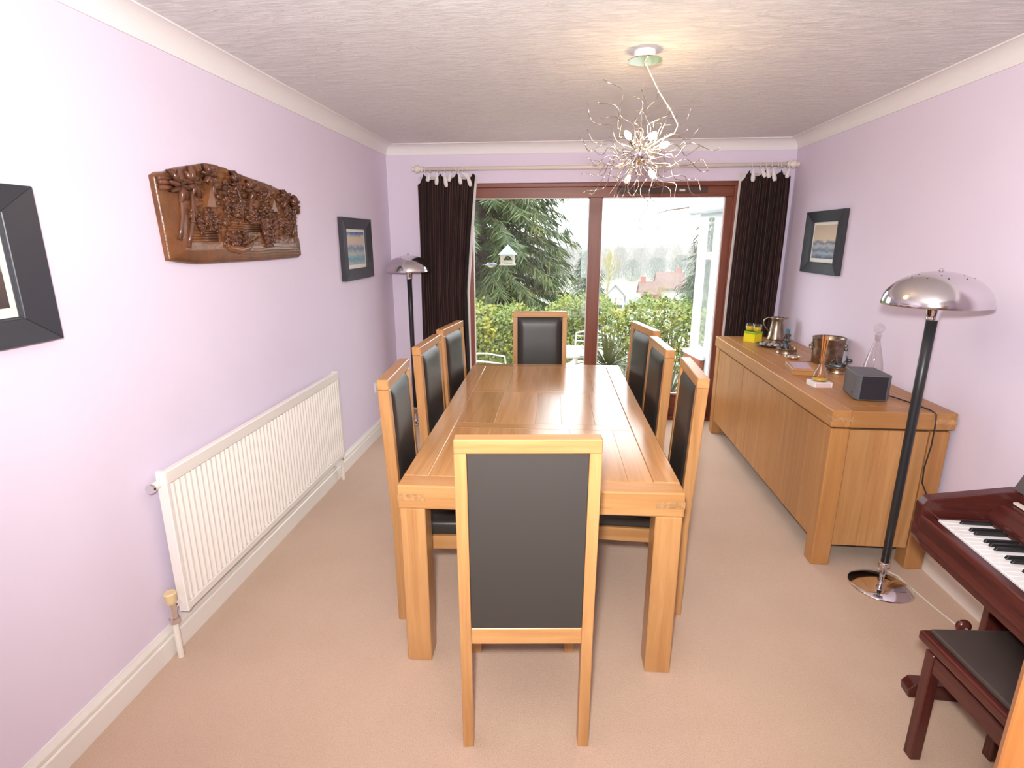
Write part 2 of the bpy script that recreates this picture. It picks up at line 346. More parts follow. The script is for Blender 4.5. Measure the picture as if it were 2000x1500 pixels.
for a, b_ in ((-.832, .222), (.332, 1.395)):
    for (q0, q1, s0, s1) in ((a, a+.008, .235, 2.028), (b_-.008, b_, .235, 2.028), (a, b_, .235, .243), (a, b_, 2.02, 2.028)):
        B('glazing_bead', 'white_card', pd, q0, q1, 5.176, 5.19, s0, s1)
vt = B('trickle_vent', 'dark_wood', pd, .46, 1.23, y0-.008, y0, 2.055, 2.108, .003)
B('vent_slide', 'pole_cream', vt, .99, 1.04, y0-.014, y0-.008, 2.072, 2.09, .002)

# ------------------------------------------------------------------ open oak door by the camera
d1 = bpy.data.objects.new('door_2', None); COL.objects.link(d1); d1['kind'] = 'structure'; d1['label'] = 'orange-brown wooden door edge at the lower right corner'; d1['category'] = 'door'
d1.location = (0.652, 0.70, 0); d1.rotation_euler = (0, 0, math.atan2(-.46, .62))
B('door_leaf', 'door_oak', d1, 0, .76, -.02, .02, .006, 1.99, .003)
for zz in (.12, 1.05): B('door_panel', 'door_oak', d1, .11, .65, -.024, .024, zz, zz+.8, .004)

# ------------------------------------------------------------------ radiator
rd = thing('radiator', 'long white ribbed panel radiator on the left lilac wall', 'radiator', (XL+.06, 1.815, 0))
RL = 1.67
B('back_panel', 'radiator_white', rd, -.012, .012, 0, RL, .196, .80, .004)
B('wall_bracket', 'radiator_white', rd, -.06, -.012, .3, .34, .3, .7); B('wall_bracket', 'radiator_white', rd, -.06, -.012, 1.3, 1.34, .3, .7)
B('top_band', 'radiator_white', rd, .008, .028, .0, RL, .752, .806, .004)
B('bottom_band', 'radiator_white', rd, .008, .026, .0, RL, .19, .226, .004)
B('end_band', 'radiator_white', rd, -.014, .027, -.003, .018, .188, .808, .003); B('end_band', 'radiator_white', rd, -.014, .027, RL-.018, RL+.003, .188, .808, .003)
ribm = MB().prism([(.010,-.0115),(.024,-.0075),(.027,-.004),(.027,.004),(.024,.0075),(.010,.0115)], .228, .750, 'z').mesh('rib')
for i in range(49): obj('rib', ribm, 'radiator_white', rd, (0, .035+i*.0333, 0))
v = obj('air_vent_plug', MB().tube([(-.01, .01, .755),(-.01,-.035,.755)], .016, 12), 'pipe_white', rd); obj('plug_cap', MB().tube([(-.01,-.034,.755),(-.01,-.045,.755)], .019, 12), 'chrome', v)
vv = obj('valve', MB().tube([(-.01,.02,.235),(-.01,-.03,.235)], .013, 12).tube([(-.01,-.04,.17),(-.01,-.04,.262)], .014, 12).tube([(-.01,-.04,.165),(-.01,-.04,.185)], .02, 8), 'chrome', rd)
obj('valve_cap', MB().lathe([(.018,0),(.021,.01),(.024,.045),(.02,.05),(0,.05)], 16, (-.01,-.04,.255)), 'knob_cream', vv)
obj('pipe', MB().tube([(-.01,-.04,0),(-.01,-.04,.17)], .0115, 12), 'pipe_white', rd)
v2 = obj('valve', MB().tube([(-.01,RL-.02,.222),(-.01,RL+.03,.222)], .012, 12).tube([(-.01,RL+.03,.15),(-.01,RL+.03,.24)], .013, 12), 'chrome', rd)
obj('pipe', MB().tube([(-.01,RL+.03,0),(-.01,RL+.03,.16)], .0105, 12), 'pipe_white', rd)
# wall socket
so = thing('wall_socket', 'white wall socket low on the left wall by the nearest left chair', 'socket', (XL, 4.45, .435))
B('socket_plate', 'socket_white', so, 0, .012, -.043, .043, -.043, .043, .003); B('socket_switch', 'socket_white', so, .012, .016, -.02, .02, .01, .03, .001)

# ------------------------------------------------------------------ framed prints
def picture(name, label, y0, z0, side, pm, wd=.605, ht=.45, bx=.10, bz=.075):
    # local: u along wall, v up, depth outwards (+x)
    o = thing(name, label, 'picture', (XL if side > 0 else XR, y0, z0), 0 if side > 0 else PI)
    def mitre(a):  # profile from outer to inner
        return a
    d0, d1 = .022, .034
    def rail(pts_out, pts_in):
        mb = MB()
        (a, b_), (c, d) = pts_out, pts_in
        q = lambda t, s, x: (x, t[0]+(s[0]-t[0]), t[1]+(s[1]-t[1]))
        vs = [(0, *a), (0, *b_), (d1, *b_), (d1, *a), (0, *c), (0, *d), (d0, *d), (d0, *c)]
        mb.add(vs, [(0,1,2,3),(7,6,5,4),(3,2,6,7),(0,4,5,1),(0,3,7,4),(1,5,6,2)]); return mb
    W_, H_ = wd/2, ht/2
    O = [(-W_,-H_),(W_,-H_),(W_,H_),(-W_,H_)]; I = [(-W_+bx,-H_+bz),(W_-bx,-H_+bz),(W_-bx,H_-bz),(-W_+bx,H_-bz)]
    for k in range(4):
        obj('frame_rail', rail((O[k], O[(k+1)%4]), (I[k], I[(k+1)%4])).mesh('frame_rail', .002), 'dark_frame', o)
    for k in range(4):   # stepped inner slips
        for s_ in range(3):
            f0 = 1 - .07*s_; f1 = f0 - .04
            a, b_ = [Vector(I[k])*1.0, Vector(I[(k+1)%4])]
            e0 = .004*s_ ; 
            pa = (a.x*(1-e0*2), a.y*(1-e0*2)); pb = (b_.x*(1-e0*2), b_.y*(1-e0*2))
            qa = (a.x*(1-e0*2-.012), a.y*(1-e0*2-.012)); qb = (b_.x*(1-e0*2-.012), b_.y*(1-e0*2-.012))
            h_ = .020-.004*s_
            obj('frame_slip', MB().add([(.002,*pa),(.002,*pb),(h_,*pb),(h_,*pa),(.002,*qa),(.002,*qb),(h_,*qb),(h_,*qa)], [(0,1,2,3),(7,6,5,4),(3,2,6,7),(0,4,5,1),(0,3,7,4),(1,5,6,2)]), 'frame_slip', o)
    iw, ih = W_-bx-.006, H_-bz-.006
    B('mount', 'mount_white', o, .004, .008, -iw, iw, -ih, ih)
    B('print', pm, o, .008, .0095, -iw+.02, iw-.02, -ih+.028, ih-.02)
    return o
picture('framed_print', 'dark framed landscape print cut off by the left photo edge', 1.265, 1.597, 1, 'print_dusk')
picture('framed_print', 'small dark framed blue and cream print beside the corner lamp', 4.195, 1.60, 1, 'print_lake')
picture('framed_print', 'dark framed beige and blue print above the sideboard', 4.365, 1.645, -1, 'print_sea')

# ------------------------------------------------------------------ carved wooden wall panel
cvp = thing('carved_wall_panel', 'brown carved wooden relief of palms and village on the left wall', 'wood carving', (XL, 2.67, 1.57))
OUT = [(2.096,1.909),(2.127,1.924),(2.179,1.932),(2.243,1.954),(2.345,1.975),(2.439,1.995),(2.495,1.997),(2.553,1.994),(2.643,1.985),(2.774,1.971),(2.92,1.959),(3.039,1.946),(3.122,1.929),(3.239,1.913),(3.26,1.85),(3.24,1.78),(3.241,1.693),(3.252,1.582),(3.214,1.567),(2.873,1.564),(2.517,1.566),(2.288,1.568),(2.189,1.577),(2.115,1.589),(2.103,1.7),(2.099,1.851)]
def loc(y, z): return (y-2.67, z-1.57)
topl = [loc(*q) for q in OUT[0:14]]; botl = [loc(*q) for q in OUT[17:24]][::-1]
def along(pl, s):
    x0, x1 = pl[0][0], pl[-1][0]; x = x0+(x1-x0)*s
    for a, b_ in zip(pl, pl[1:]):
        if x <= b_[0]+1e-9: t = (x-a[0])/max(1e-9, b_[0]-a[0]); return Vector((x, a[1]+(b_[1]-a[1])*t))
    return Vector(pl[-1])
from mathutils import noise as mnoise
NS, NT = 150, 70
mb = MB(); vs = []
for j in range(NT+1):
    for i in range(NS+1):
        s, t = i/NS, j/NT
        p = along(botl, s)*(1-t)+along(topl, s)*t
        ed = min(s*14, (1-s)*14, t*7, (1-t)*9, 1.0)
        h_ = .040 + .004*mnoise.noise((p.x*9, p.y*9, 1.3))
        rough_zone = max(0, min(1, (t-.2)*6))*max(0, min(1, (s-.10)*8))
        h_ += rough_zone*(.016*mnoise.noise((p.x*38, p.y*38, 4.1)) + .010*mnoise.noise((p.x*80, p.y*80, 2.2))) - .010*rough_zone
        if t < .25 and s > .3: h_ += .0022*math.sin(p.y*430+3*mnoise.noise((p.x*6, 0, 0)))
        vs.append((h_*(.45+.55*math.sqrt(max(ed,0))), p.x, p.y))
fs = [(j*(NS+1)+i, j*(NS+1)+i+1, (j+1)*(NS+1)+i+1, (j+1)*(NS+1)+i) for j in range(NT) for i in range(NS)]
nb = len(vs)
rim = [j*(NS+1) for j in range(NT+1)][::-1] + [i for i in range(1, NS+1)] + [j*(NS+1)+NS for j in range(1, NT+1)] + [NT*(NS+1)+i for i in range(NS-1, 0, -1)]
vs += [(0.0, vs[k][1], vs[k][2]) for k in rim]
fs += [(rim[k], rim[(k+1) % len(rim)], nb+(k+1) % len(rim), nb+k) for k in range(len(rim))]
mb.add(vs, fs); obj('backboard', mb.mesh('backboard', smooth=True), 'carved_light', cvp)
def leafmesh(L, w_):
    vs = []; n_ = 6
    for i in range(n_+1):
        t = i/n_; ww = w_*math.sin(PI*min(.97, .12+t*.86))**.8; droop = -.18*L*t*t
        vs += [(.010+.010*math.sin(PI*t), L*t, droop+ww), (.022+.012*math.sin(PI*t), L*t, droop), (.010+.010*math.sin(PI*t), L*t, droop-ww), (-.012, L*t, droop)]
    fs = []
    for i in range(n_):
        for k in range(4): fs.append((i*4+k, i*4+(k+1)%4, (i+1)*4+(k+1)%4, (i+1)*4+k))
    return MB().add(vs, fs).mesh('palm_leaf', smooth=True)
LF = [leafmesh(.066, .012), leafmesh(.052, .011), leafmesh(.042, .010)]
palms = [((2.205,1.882), (2.164,1.67), 0, 8), ((2.285,1.90), (2.212,1.64), 0, 8), ((2.610,1.930), (2.632,1.767), 1, 7), ((2.735,1.912), (2.676,1.765), 1, 7), ((3.064,1.893), (3.06,1.79), 1, 7), ((3.18,1.86), (3.13,1.69), 1, 8), ((2.40,1.945), (2.43,1.86), 1, 6)]
for (cy, cz), (by, bz), k, nl in palms:
    a = Vector(loc(by, bz)); c = Vector(loc(cy, cz))
    pts = [(.040+.006*math.sin(PI*t), a.x+(c.x-a.x)*t+.012*math.sin(PI*t), a.y+(c.y-a.y)*t) for t in (0,.2,.4,.6,.8,1)]
    obj('palm_trunk', MB().tube(pts, [.011,.0095,.0085,.008,.0075,.007], 8).mesh('palm_trunk', smooth=True), 'carved', cvp)
    for q in range(nl):
        an = 2*PI*q/nl+random.uniform(-.2,.2)
        obj('palm_leaf', LF[k+random.randint(0,1)], 'carved', cvp, (.030+random.uniform(0,.008), c.x, c.y), (an, 0, 0))
def pyramid(name, pts, h_, mat='carved_light'):
    P_ = [loc(*q) for q in pts]; cx = sum(q[0] for q in P_)/3; cz = sum(q[1] for q in P_)/3
    mb = MB().add([(.026, *q) for q in P_]+[(.026+h_, q[0]*.8+cx*.2, q[1]*.8+cz*.2) for q in P_], [(2,1,0),(3,4,5),(0,1,4,3),(1,2,5,4),(2,0,3,5)])
    obj(name, mb, mat, cvp)
pyramid('hut_roof', [(2.422,1.925),(2.352,1.80),(2.436,1.80)], .022)
pyramid('hut_roof', [(2.955,1.89),(2.905,1.81),(2.985,1.81)], .020)
def bar(name, ya, za, yb, zb, r, x=.038, mat='carved_light'):
    a = loc(ya, za); b_ = loc(yb, zb); obj(name, MB().tube([(x,*a),(x,*b_)], r, 6).mesh(name, smooth=True), mat, cvp)
for k in range(4): bar('boat_plank', 2.235, 1.665+.011*k, 2.42, 1.668+.011*k, .0062, .040)
for k in range(4): bar('boat_plank', 2.51, 1.715+.011*k, 2.80, 1.712+.011*k, .006, .038)
bar('boat_oar', 2.47, 1.70, 2.62, 1.63, .005, .052, 'carved'); bar('boat_oar', 2.62, 1.63, 2.74, 1.68, .005, .052, 'carved')
hp = [loc(2.46,1.655), loc(2.50,1.632), loc(2.58,1.622), loc(2.66,1.632), loc(2.71,1.662)]
obj('boat_hull', MB().tube([(.040, *q) for q in hp], [.006,.016,.020,.016,.006], 8).mesh('boat_hull', smooth=True), 'carved_light', cvp)
rg = random.Random(3)
def figure(y, z, sc):
    y_, z_ = loc(y, z); mb = MB()
    mb.ell((.044, y_, z_), (.012*sc, .011*sc, .019*sc), 8, 5).ell((.050, y_+rg.uniform(-.004,.004), z_+.024*sc), (.0085*sc,)*3, 8, 5)
    mb.tube([(.048, y_-.008*sc, z_+.008*sc), (.056, y_-.02*sc, z_-.004*sc+rg.uniform(-.01,.012)*sc)], .0042*sc, 5).tube([(.048, y_+.008*sc, z_+.008*sc), (.056, y_+.02*sc, z_-.004*sc+rg.uniform(-.01,.012)*sc)], .0042*sc, 5)
    mb.tube([(.044, y_-.005*sc, z_-.012*sc), (.052, y_-.012*sc, z_-.03*sc)], .005*sc, 5).tube([(.044, y_+.005*sc, z_-.012*sc), (.052, y_+.012*sc, z_-.03*sc)], .005*sc, 5)
    obj('carved_figure', mb.mesh('carved_figure', smooth=True), 'carved', cvp)
for (ya, yb, za, zb, n_, sc) in ((2.25,2.44,1.72,1.775,9,.95),(2.46,2.64,1.79,1.84,9,.8),(2.47,2.72,1.665,1.70,6,1.0),(2.66,2.88,1.76,1.83,9,.8),(2.80,3.10,1.66,1.76,16,1.05),(2.86,3.16,1.76,1.83,9,.85),(2.50,2.56,1.86,1.91,3,.8),(2.80,2.90,1.86,1.92,4,.8)):
    for k in range(n_): figure(rg.uniform(ya,yb), rg.uniform(za,zb), sc*rg.uniform(.85,1.15))
for k in range(110):
    y_, z_ = loc(rg.choice([rg.uniform(2.45,2.75), rg.uniform(2.7,3.2)]), rg.uniform(1.74,1.92)); r_ = rg.uniform(.007,.014)
    obj('carved_leaf', MB().ell((.040, y_, z_), (r_, r_*1.3, r_), 7, 4).mesh('carved_leaf', smooth=True), 'carved', cvp)
for q in ((2.105,1.90),(2.108,1.885),(2.108,1.865)): bar('edge_leaf', q[0]-.006, q[1], q[0]+.075, q[1]+.006, .010, .036, 'carved')

# ------------------------------------------------------------------ curtain pole and curtains
PY, PZ = YB-.09, 2.262
po = thing('curtain_pole', 'long cream wooden curtain pole with turned finials above the patio door', 'curtain pole', (0, PY, PZ))
obj('rod', MB().tube([(-1.24,0,0),(.31,0,.001),(1.85,0,.002)], .0165, 16).mesh('rod', smooth=True), 'pole_cream', po)
def finial(s):
    pr = [(.0,0),(.019,.0),(.021,.008),(.014,.014),(.013,.02),(.022,.03),(.026,.042),(.022,.055),(.012,.062),(.013,.066),(.016,.072),(.011,.080),(0,.083)]
    mb = MB().lathe(pr, 16); 
    return MB().add([(s*v_[2]*1.25, v_[1]*1.35, v_[0]*1.35) for v_ in mb.v], mb.f).mesh('finial', smooth=True)
obj('finial', finial(-1), 'pole_cream', po, (-1.235,0,0)); obj('finial', finial(1), 'pole_cream', po, (1.815,0,.002))
jb = MB().lathe([(0,-.03),(.018,-.03),(.02,-.02),(.026,0),(.02,.02),(.018,.03),(0,.03)], 16)
obj('joint_bead', MB().add([(v_[2], v_[1], v_[0]) for v_ in jb.v], jb.f).mesh('joint_bead', smooth=True), 'pole_cream', po, (.30,0,0))
for x_ in (-1.19, .30, 1.79): obj('bracket', MB().box(x_-.012, x_+.012, .0, .09, -.02, .012).mesh('bracket', .003), 'pole_cream', po)
def curtain(label, x0, x1, folds, xs0, xs1, seed, tabs):
    rr = random.Random(seed)
    o = thing('curtain', label, 'curtain', (0, PY, 0))
    NX, NZ = 120, 26; mb = MB(); ph = [rr.uniform(-.7,.7) for _ in range(folds+2)]
    zt = 2.222
    me = bpy.data.meshes.new('cloth'); V = []; UV = []
    for j in range(NZ+1):
        t = j/NZ; z = zt - t*(zt-.02)
        xa = x0+(xs0-x0)*min(1, t*2.2); xb = x1+(xs1-x1)*min(1, t*2.2)
        for i in range(NX+1):
            s = i/NX; a = s*folds*2*PI
            amp = .032*(.65+.35*math.sin(s*5+seed))*(1 if t > .08 else .55+t*5.6)
            y = -.012+amp*math.sin(a+ph[int(s*folds)]*.35+.25*math.sin(t*3+s*4))+.008*math.sin(a*2.1+t*4)
            dz = -.05*abs(math.sin(a/4+seed))*(1-min(1, t*9)) - (.045*max(0, 1-abs(s-.0)*9) if t < .08 else 0)*(1-t*12 if t < .083 else 0)
            V.append((xa+(xb-xa)*s+.006*math.sin(a*.5+t*5), y, z+dz)); UV.append((s, t))
    F = [(j*(NX+1)+i, (j+1)*(NX+1)+i, (j+1)*(NX+1)+i+1, j*(NX+1)+i+1) for j in range(NZ) for i in range(NX)]
    me.from_pydata(V, [], F); u = me.uv_layers.new()
    for lp in me.loops: u.data[lp.index].uv = UV[lp.vertex_index]
    for p in me.polygons: p.use_smooth = True
    c = obj('cloth', me, 'curtain_cloth', o)
    so_ = c.modifiers.new('thickness', 'SOLIDIFY'); so_.thickness = .004
    # pale lining behind, a little wider than the cloth
    V2 = []; 
    for j in range(NZ+1):
        t = j/NZ; z = zt-.02-t*(zt-.05)
        xa = x0+(xs0-x0)*min(1, t*2.2)-.004; xb = x1+(xs1-x1)*min(1, t*2.2)+.009
        for i in range(41): s = i/40; V2.append((xa+(xb-xa)*s, .040+.006*math.sin(s*folds*2*PI), z))
    ml = bpy.data.meshes.new('lining'); ml.from_pydata(V2, [], [(j*41+i, (j+1)*41+i, (j+1)*41+i+1, j*41+i+1) for j in range(NZ) for i in range(40)])
    for p in ml.polygons: p.use_smooth = True
    ln = obj('lining', ml, 'lining', o); ln.modifiers.new('thickness', 'SOLIDIFY').thickness = .002
    ring = MB(); n_, m_ = 16, 6
    vs = []
    for i in range(n_):
        a = 2*PI*i/n_
        for k in range(m_):
            b_ = 2*PI*k/m_; rad = .022+.0032*math.cos(b_); vs.append((.0032*math.sin(b_), rad*math.cos(a), rad*math.sin(a)))
    ring.add(vs, [(i*m_+k, i*m_+(k+1)%m_, ((i+1)%n_)*m_+(k+1)%m_, ((i+1)%n_)*m_+k) for i in range(n_) for k in range(m_)])
    rm = ring.mesh('ring', smooth=True)
    tm = []
    for L in (.075, .10, .12):
        vs = []; q = 8
        for i in range(q+1):
            t = i/q; wv = .006+.017*math.sin(PI*min(1, t*.95))**.7*t
            vs += [(-wv, -.004, -L*t), (wv, -.004, -L*t), (wv, .003, -L*t), (-wv, .003, -L*t)]
        tm.append(MB().add(vs, [(i*4+k, i*4+(k+1)%4, (i+1)*4+(k+1)%4, (i+1)*4+k) for i in range(q) for k in range(4)]+[(0,1,2,3),(q*4+3,q*4+2,q*4+1,q*4)]).mesh('lining_fold', smooth=True))
    for x_, L, tilt in tabs:
        obj('ring', rm, 'pole_cream', o, (x_, 0, PZ-.006))
        if L >= 0: obj('lining_fold', tm[L], 'lining', o, (x_, -.052, PZ-.035), (0, tilt, 0))
    return o
curtain('dark brown pinstriped curtain drawn to the left of the patio door', -1.285, -.775, 7, -1.30, -.86, 2,
        [(-1.17,0,.25),(-1.10,1,.1),(-1.04,2,-.15),(-.985,0,.2),(-.94,-1,0),(-.915,1,-.2),(-.885,0,-.9),(-.845,2,-.3),(-1.215,-1,0)])
curtain('dark brown pinstriped curtain drawn to the right beside the sideboard', 1.462, 1.845, 6, 1.445, 1.845, 5,
        [(1.535,1,-.05),(1.60,0,-.5),(1.645,0,-.3),(1.69,1,-.25),(1.74,-1,0),(1.765,-1,0),(1.82,0,.2)])

# ------------------------------------------------------------------ chandelier
ch = thing('chandelier', 'wild chrome wire chandelier with glowing bulbs hanging over the table', 'chandelier', (.34, 2.76, 0))
CZ = 2.045
obj('ceiling_cup', MB().lathe([(.048,0),(.048,.036),(0,.036)], 28, (0,0,H-.036)).mesh('ceiling_cup'), 'white_gloss', ch)
obj('ceiling_plate', MB().lathe([(0,0),(.074,0),(.075,.003),(.074,.005),(0,.005)], 40, (0,-.01,H-.043)).mesh('ceiling_plate'), 'chrome', ch)
obj('flex_cable', MB().tube([(0,0,H-.043),(.03,.0,2.38),(.07,0,2.31),(.13,0,2.23),(.165,.0,2.17),(.15,0,2.135),(.09,0,2.11),(.03,0,2.07)], .0027, 8).mesh('flex_cable', smooth=True), 'cable_white', ch)
obj('suspension_wire', MB().tube([(0,0,H-.043),(0,0,CZ+.03)], .0012, 6), 'soft_chrome', ch)
obj('hub', MB().ell((0,0,CZ), (.042,.042,.042), 20, 12).mesh('hub', smooth=True), 'chrome', ch)
rw = random.Random(11)
wires = []
for k in range(8):
    L = rw.uniform(.23, .31); pts = []; a1, a2 = rw.uniform(0,6), rw.uniform(0,6); f1 = rw.uniform(1.4, 2.2)
    for i in range(15):
        t = i/14; amp = .021*min(1, t*2.5)
        pts.append((.03+L*t, amp*math.sin(a1+t*f1*2*PI)-amp*math.sin(a1), amp*math.sin(a2+t*f1*2*PI+1)-amp*math.sin(a2+1)))
    wires.append(MB().tube(pts, .0018, 5).mesh('wire', smooth=True))
NW = 62
for i in range(NW):
    zc = 1-2*(i+.5)/NW; a = i*2.399963+rw.uniform(-.15,.15); rho = math.sqrt(1-zc*zc)
    d = Vector((rho*math.cos(a), rho*math.sin(a), zc))
    if d.z > .93: continue
    q = d.to_track_quat('X', 'Z').to_euler()
    o_ = obj('wire', wires[i % 8], 'wire_steel', ch, (0,0,CZ), tuple(q)); sc_ = rw.uniform(.8,1.18); o_.scale = (sc_,)*3
bm_ = MB().lathe([(0,-.002),(.006,0),(.0125,.012),(.0135,.024),(.009,.038),(0,.044)], 14).mesh('bulb', smooth=True)
bm_off = bm_.copy()
hm_ = MB().lathe([(0,-.03),(.009,-.03),(.009,0),(0,0)], 12).mesh('bulb_holder')
for d, lit in (((-.05,-.03,.065),1),((.04,-.02,.06),1),((.085,-.03,.03),1),((.045,-.05,-.075),1),((-.045,-.03,-.09),0),((0,.07,.04),0),((-.06,.05,-.03),0)):
    D = Vector(d); q = D.to_track_quat('Z','Y').to_euler(); p = (D.x, D.y, CZ+D.z)
    bo = obj('bulb_holder', hm_, 'chrome', ch, p, tuple(q)); b2 = obj('bulb', bm_ if lit else bm_off, None, bo)
    if not b2.data.materials: b2.data.materials.append(M['bulb_lit' if lit else 'pole_cream'])

# ------------------------------------------------------------------ dining table
tb = thing('dining_table', 'long chunky oak dining table in the middle of the room', 'table', (-.0711, 1.8501, 0), .0196)
TW, TL, TZ, TU = .5316, 2.097, .78, .684
for sx in (-1, 1):
    a, b_ = sorted((sx*TW, sx*(TW-.10)))
    B('side_rail', 'table_y', tb, a, b_, .095, TL-.095, TU, TZ, .0035)
for y_ in (0, TL-.095): B('end_rail', 'table_x', tb, -TW, TW, y_, y_+.0945, TU, TZ, .006, 2)
xi = TW-.101
secs = [(.096, .665), (.745, 1.315), (1.375, 2.001)]
for y_a, y_b in ((.666,.744),(1.316,1.374)): B('cross_rail', 'table_x', tb, -xi, xi, y_a, y_b, TU+.05, TZ-.0004, .0012)
rt = random.Random(5)
for y_a, y_b in secs:
    cuts = [-xi]
    while cuts[-1] < xi-.22: cuts.append(cuts[-1]+rt.uniform(.13,.21))
    cuts.append(xi)
    for a, b_ in zip(cuts, cuts[1:]): B('board', 'table_y', tb, a+.0002, b_-.0002, y_a, y_b, TU+.05, TZ-.0006, .0007)
for sx in (-1, 1):
    for y_ in (0, TL-.10):
        a, b_ = sorted((sx*(TW-.004), sx*(TW-.102))); B('leg', 'oak_z', tb, a, b_, y_+.002, y_+.10, 0, TU-.001, .0035)
    a, b_ = sorted((sx*(TW+.0006), sx*(TW-.105))); B('joint_block', 'endgrain', tb, a, b_, -.0008, .05, TU+.034, TU+.062)
for sx in (-1, 1): a, b_ = sorted((sx*(TW-.02), sx*(TW-.045))); B('apron', 'oak_y', tb, a, b_, .1, TL-.1, TU-.04, TU-.001)

# ------------------------------------------------------------------ dining chairs
def make_chair():
    o = thing('dining_chair', '', 'chair', group='matching high-backed dining chairs')
    W_ = .2125
    def yl(z): return -.235 if z < .45 else -.235-.032*(z-.45)/.685
    def post(sx):
        a, b_ = sorted((sx*W_, sx*(W_-.036))); vs = []; zs = (0, .45, .8, 1.078)
        for z in zs: y = yl(z); vs += [(a,y-.023,z),(b_,y-.023,z),(b_,y+.023,z),(a,y+.023,z)]
        fs = [(3,2,1,0), tuple(12+k for k in range(4))]+[(i*4+k, i*4+(k+1)%4, (i+1)*4+(k+1)%4, (i+1)*4+k) for i in range(3) for k in range(4)]
        return MB().add(vs, fs).mesh('rear_leg', .002)
    obj('rear_leg', post(-1), 'oak_z', o); obj('rear_leg', post(1), 'oak_z', o)
    B('top_rail', 'oak_x', o, -W_, W_, yl(1.1)-.024, yl(1.1)+.024, 1.0785, 1.122, .003)
    B('lower_rail', 'oak_x', o, -W_+.036, W_-.036, -.253, -.222, .41, .468, .002)
    # padded back: flat leather behind, cushioned in front
    NXB, NZB = 14, 18; vs = []
    for j in range(NZB+1):
        for i in range(NXB+1):
            s, t = i/NXB, j/NZB; z = .47+.607*t; x = (-W_+.037)+(2*W_-.074)*s
            e = min(1, min(s, 1-s)*7, min(t, 1-t)*9); vs.append((x, yl(z)+.006+.022*math.sqrt(1-(1-e)**2), z))
    fs = [(j*(NXB+1)+i, j*(NXB+1)+i+1, (j+1)*(NXB+1)+i+1, (j+1)*(NXB+1)+i) for j in range(NZB) for i in range(NXB)]
    obj('back_cushion', MB().add(vs, fs).mesh('back_cushion', smooth=True), 'leather', o)
    vs = [(x, yl(z)+dy, z) for dy in (-.017, .008) for z in (.47, 1.0775) for x in (-W_+.0365, W_-.0365)]
    obj('back_panel', MB().add(vs, [(0,1,3,2),(4,6,7,5),(0,4,5,1),(1,5,7,3),(3,7,6,2),(2,6,4,0)]).mesh('back_panel', .0015), 'leather_back', o)
    obj('seat', MB().box(-W_+.006, W_-.006, -.208, .225, .425, .49).mesh('seat', .018, 3, True), 'leather', o)
    for sx in (-1, 1):
        a, b_ = sorted((sx*(W_-.004), sx*(W_-.028))); B('seat_rail', 'oak_y', o, a, b_, -.212, .19, .36, .424, .002)
        a, b_ = sorted((sx*W_, sx*(W_-.04))); B('front_leg', 'oak_z', o, a, b_, .18, .22, 0, .424, .002)
    B('seat_rail', 'oak_x', o, -W_+.04, W_-.04, .19, .214, .36, .424, .002)
    return o
proto = make_chair()
CH = [((-.0876,1.4547), 5.4, 'high-backed oak dining chair nearest the viewer, its dark leather back turned to us'),
      ((-.176,4.338), 184.6, 'high-backed oak dining chair at the far end of the table before the patio door'),
      ((-.753,2.288), -86, 'nearest of three oak dining chairs on the radiator side of the table'),
      ((-.775,2.982), -92, 'middle of three oak dining chairs on the radiator side of the table'),
      ((-.760,3.570), -97, 'oak dining chair on the radiator side closest to the left curtain'),
      ((.6105,2.431), 88, 'nearest of three oak dining chairs on the sideboard side of the table'),
      ((.568,3.021), 93, 'middle of three oak dining chairs on the sideboard side of the table'),
      ((.565,3.631), 102, 'oak dining chair on the sideboard side closest to the patio door')]
for k, ((mx_, my_), an, lb) in enumerate(CH):
    c = proto if k == 0 else copy_tree(proto)
    d = Matrix.Rotation(R(an), 2) @ Vector((0, .288)); c.location = (mx_+d.x, my_+d.y, 0); c.rotation_euler = (0, 0, R(an)); c['label'] = lb

# ------------------------------------------------------------------ sideboard
sb = thing('sideboard', 'long oak sideboard with thick top along the right wall', 'sideboard', (1.332, 2.69, 0))
SD, SL, SZ, SU = .575, 2.15, .857, .772
B('front_edge', 'side_y', sb, 0, .09, 0, SL, SU, SZ, .003); B('back_edge', 'side_y', sb, SD-.09, SD, 0, SL, SU, SZ, .003)
B('end_edge', 'side_x', sb, .0905, SD-.0905, 0, .09, SU, SZ-.0003, .002); B('end_edge', 'side_x', sb, .0905, SD-.0905, SL-.09, SL, SU, SZ-.0003, .002)
B('corner_block', 'endgrain', sb, SD-.10, SD+.0006, -.0008, .05, SU+.03, SU+.056); B('corner_block', 'endgrain', sb, -.0006, .10, -.0008, .05, SU+.03, SU+.056)
yy = .0905
rs = random.Random(9)
while yy < SL-.0905:
    y2 = min(SL-.0905, yy+rs.uniform(.35,.55))
    if SL-.0905-y2 < .1: y2 = SL-.0905
    xx = .0905
    while xx < SD-.0905-.01:
        x2 = min(SD-.0905, xx+.132); B('top_board', 'side_y', sb, xx, x2, yy, y2, SU+.04, SZ-.0005, .0006); xx = x2
    yy = y2
for (x_, y_) in ((.010, .010), (SD-.10, .010), (.010, SL-.10), (SD-.10, SL-.10)): B('leg', 'side_z', sb, x_, x_+.09, y_, y_+.09, 0, SU-.012, .004)
B('painted_shadow_strip', 'dark_wood', sb, .03, SD-.03, .03, SL-.03, SU-.0125, SU-.0005)  # dark-coloured strip, paints in the shadow line of the groove under the top
B('carcass', 'dark_wood', sb, .045, SD-.01, .04, SL-.04, .115, SU-.014)
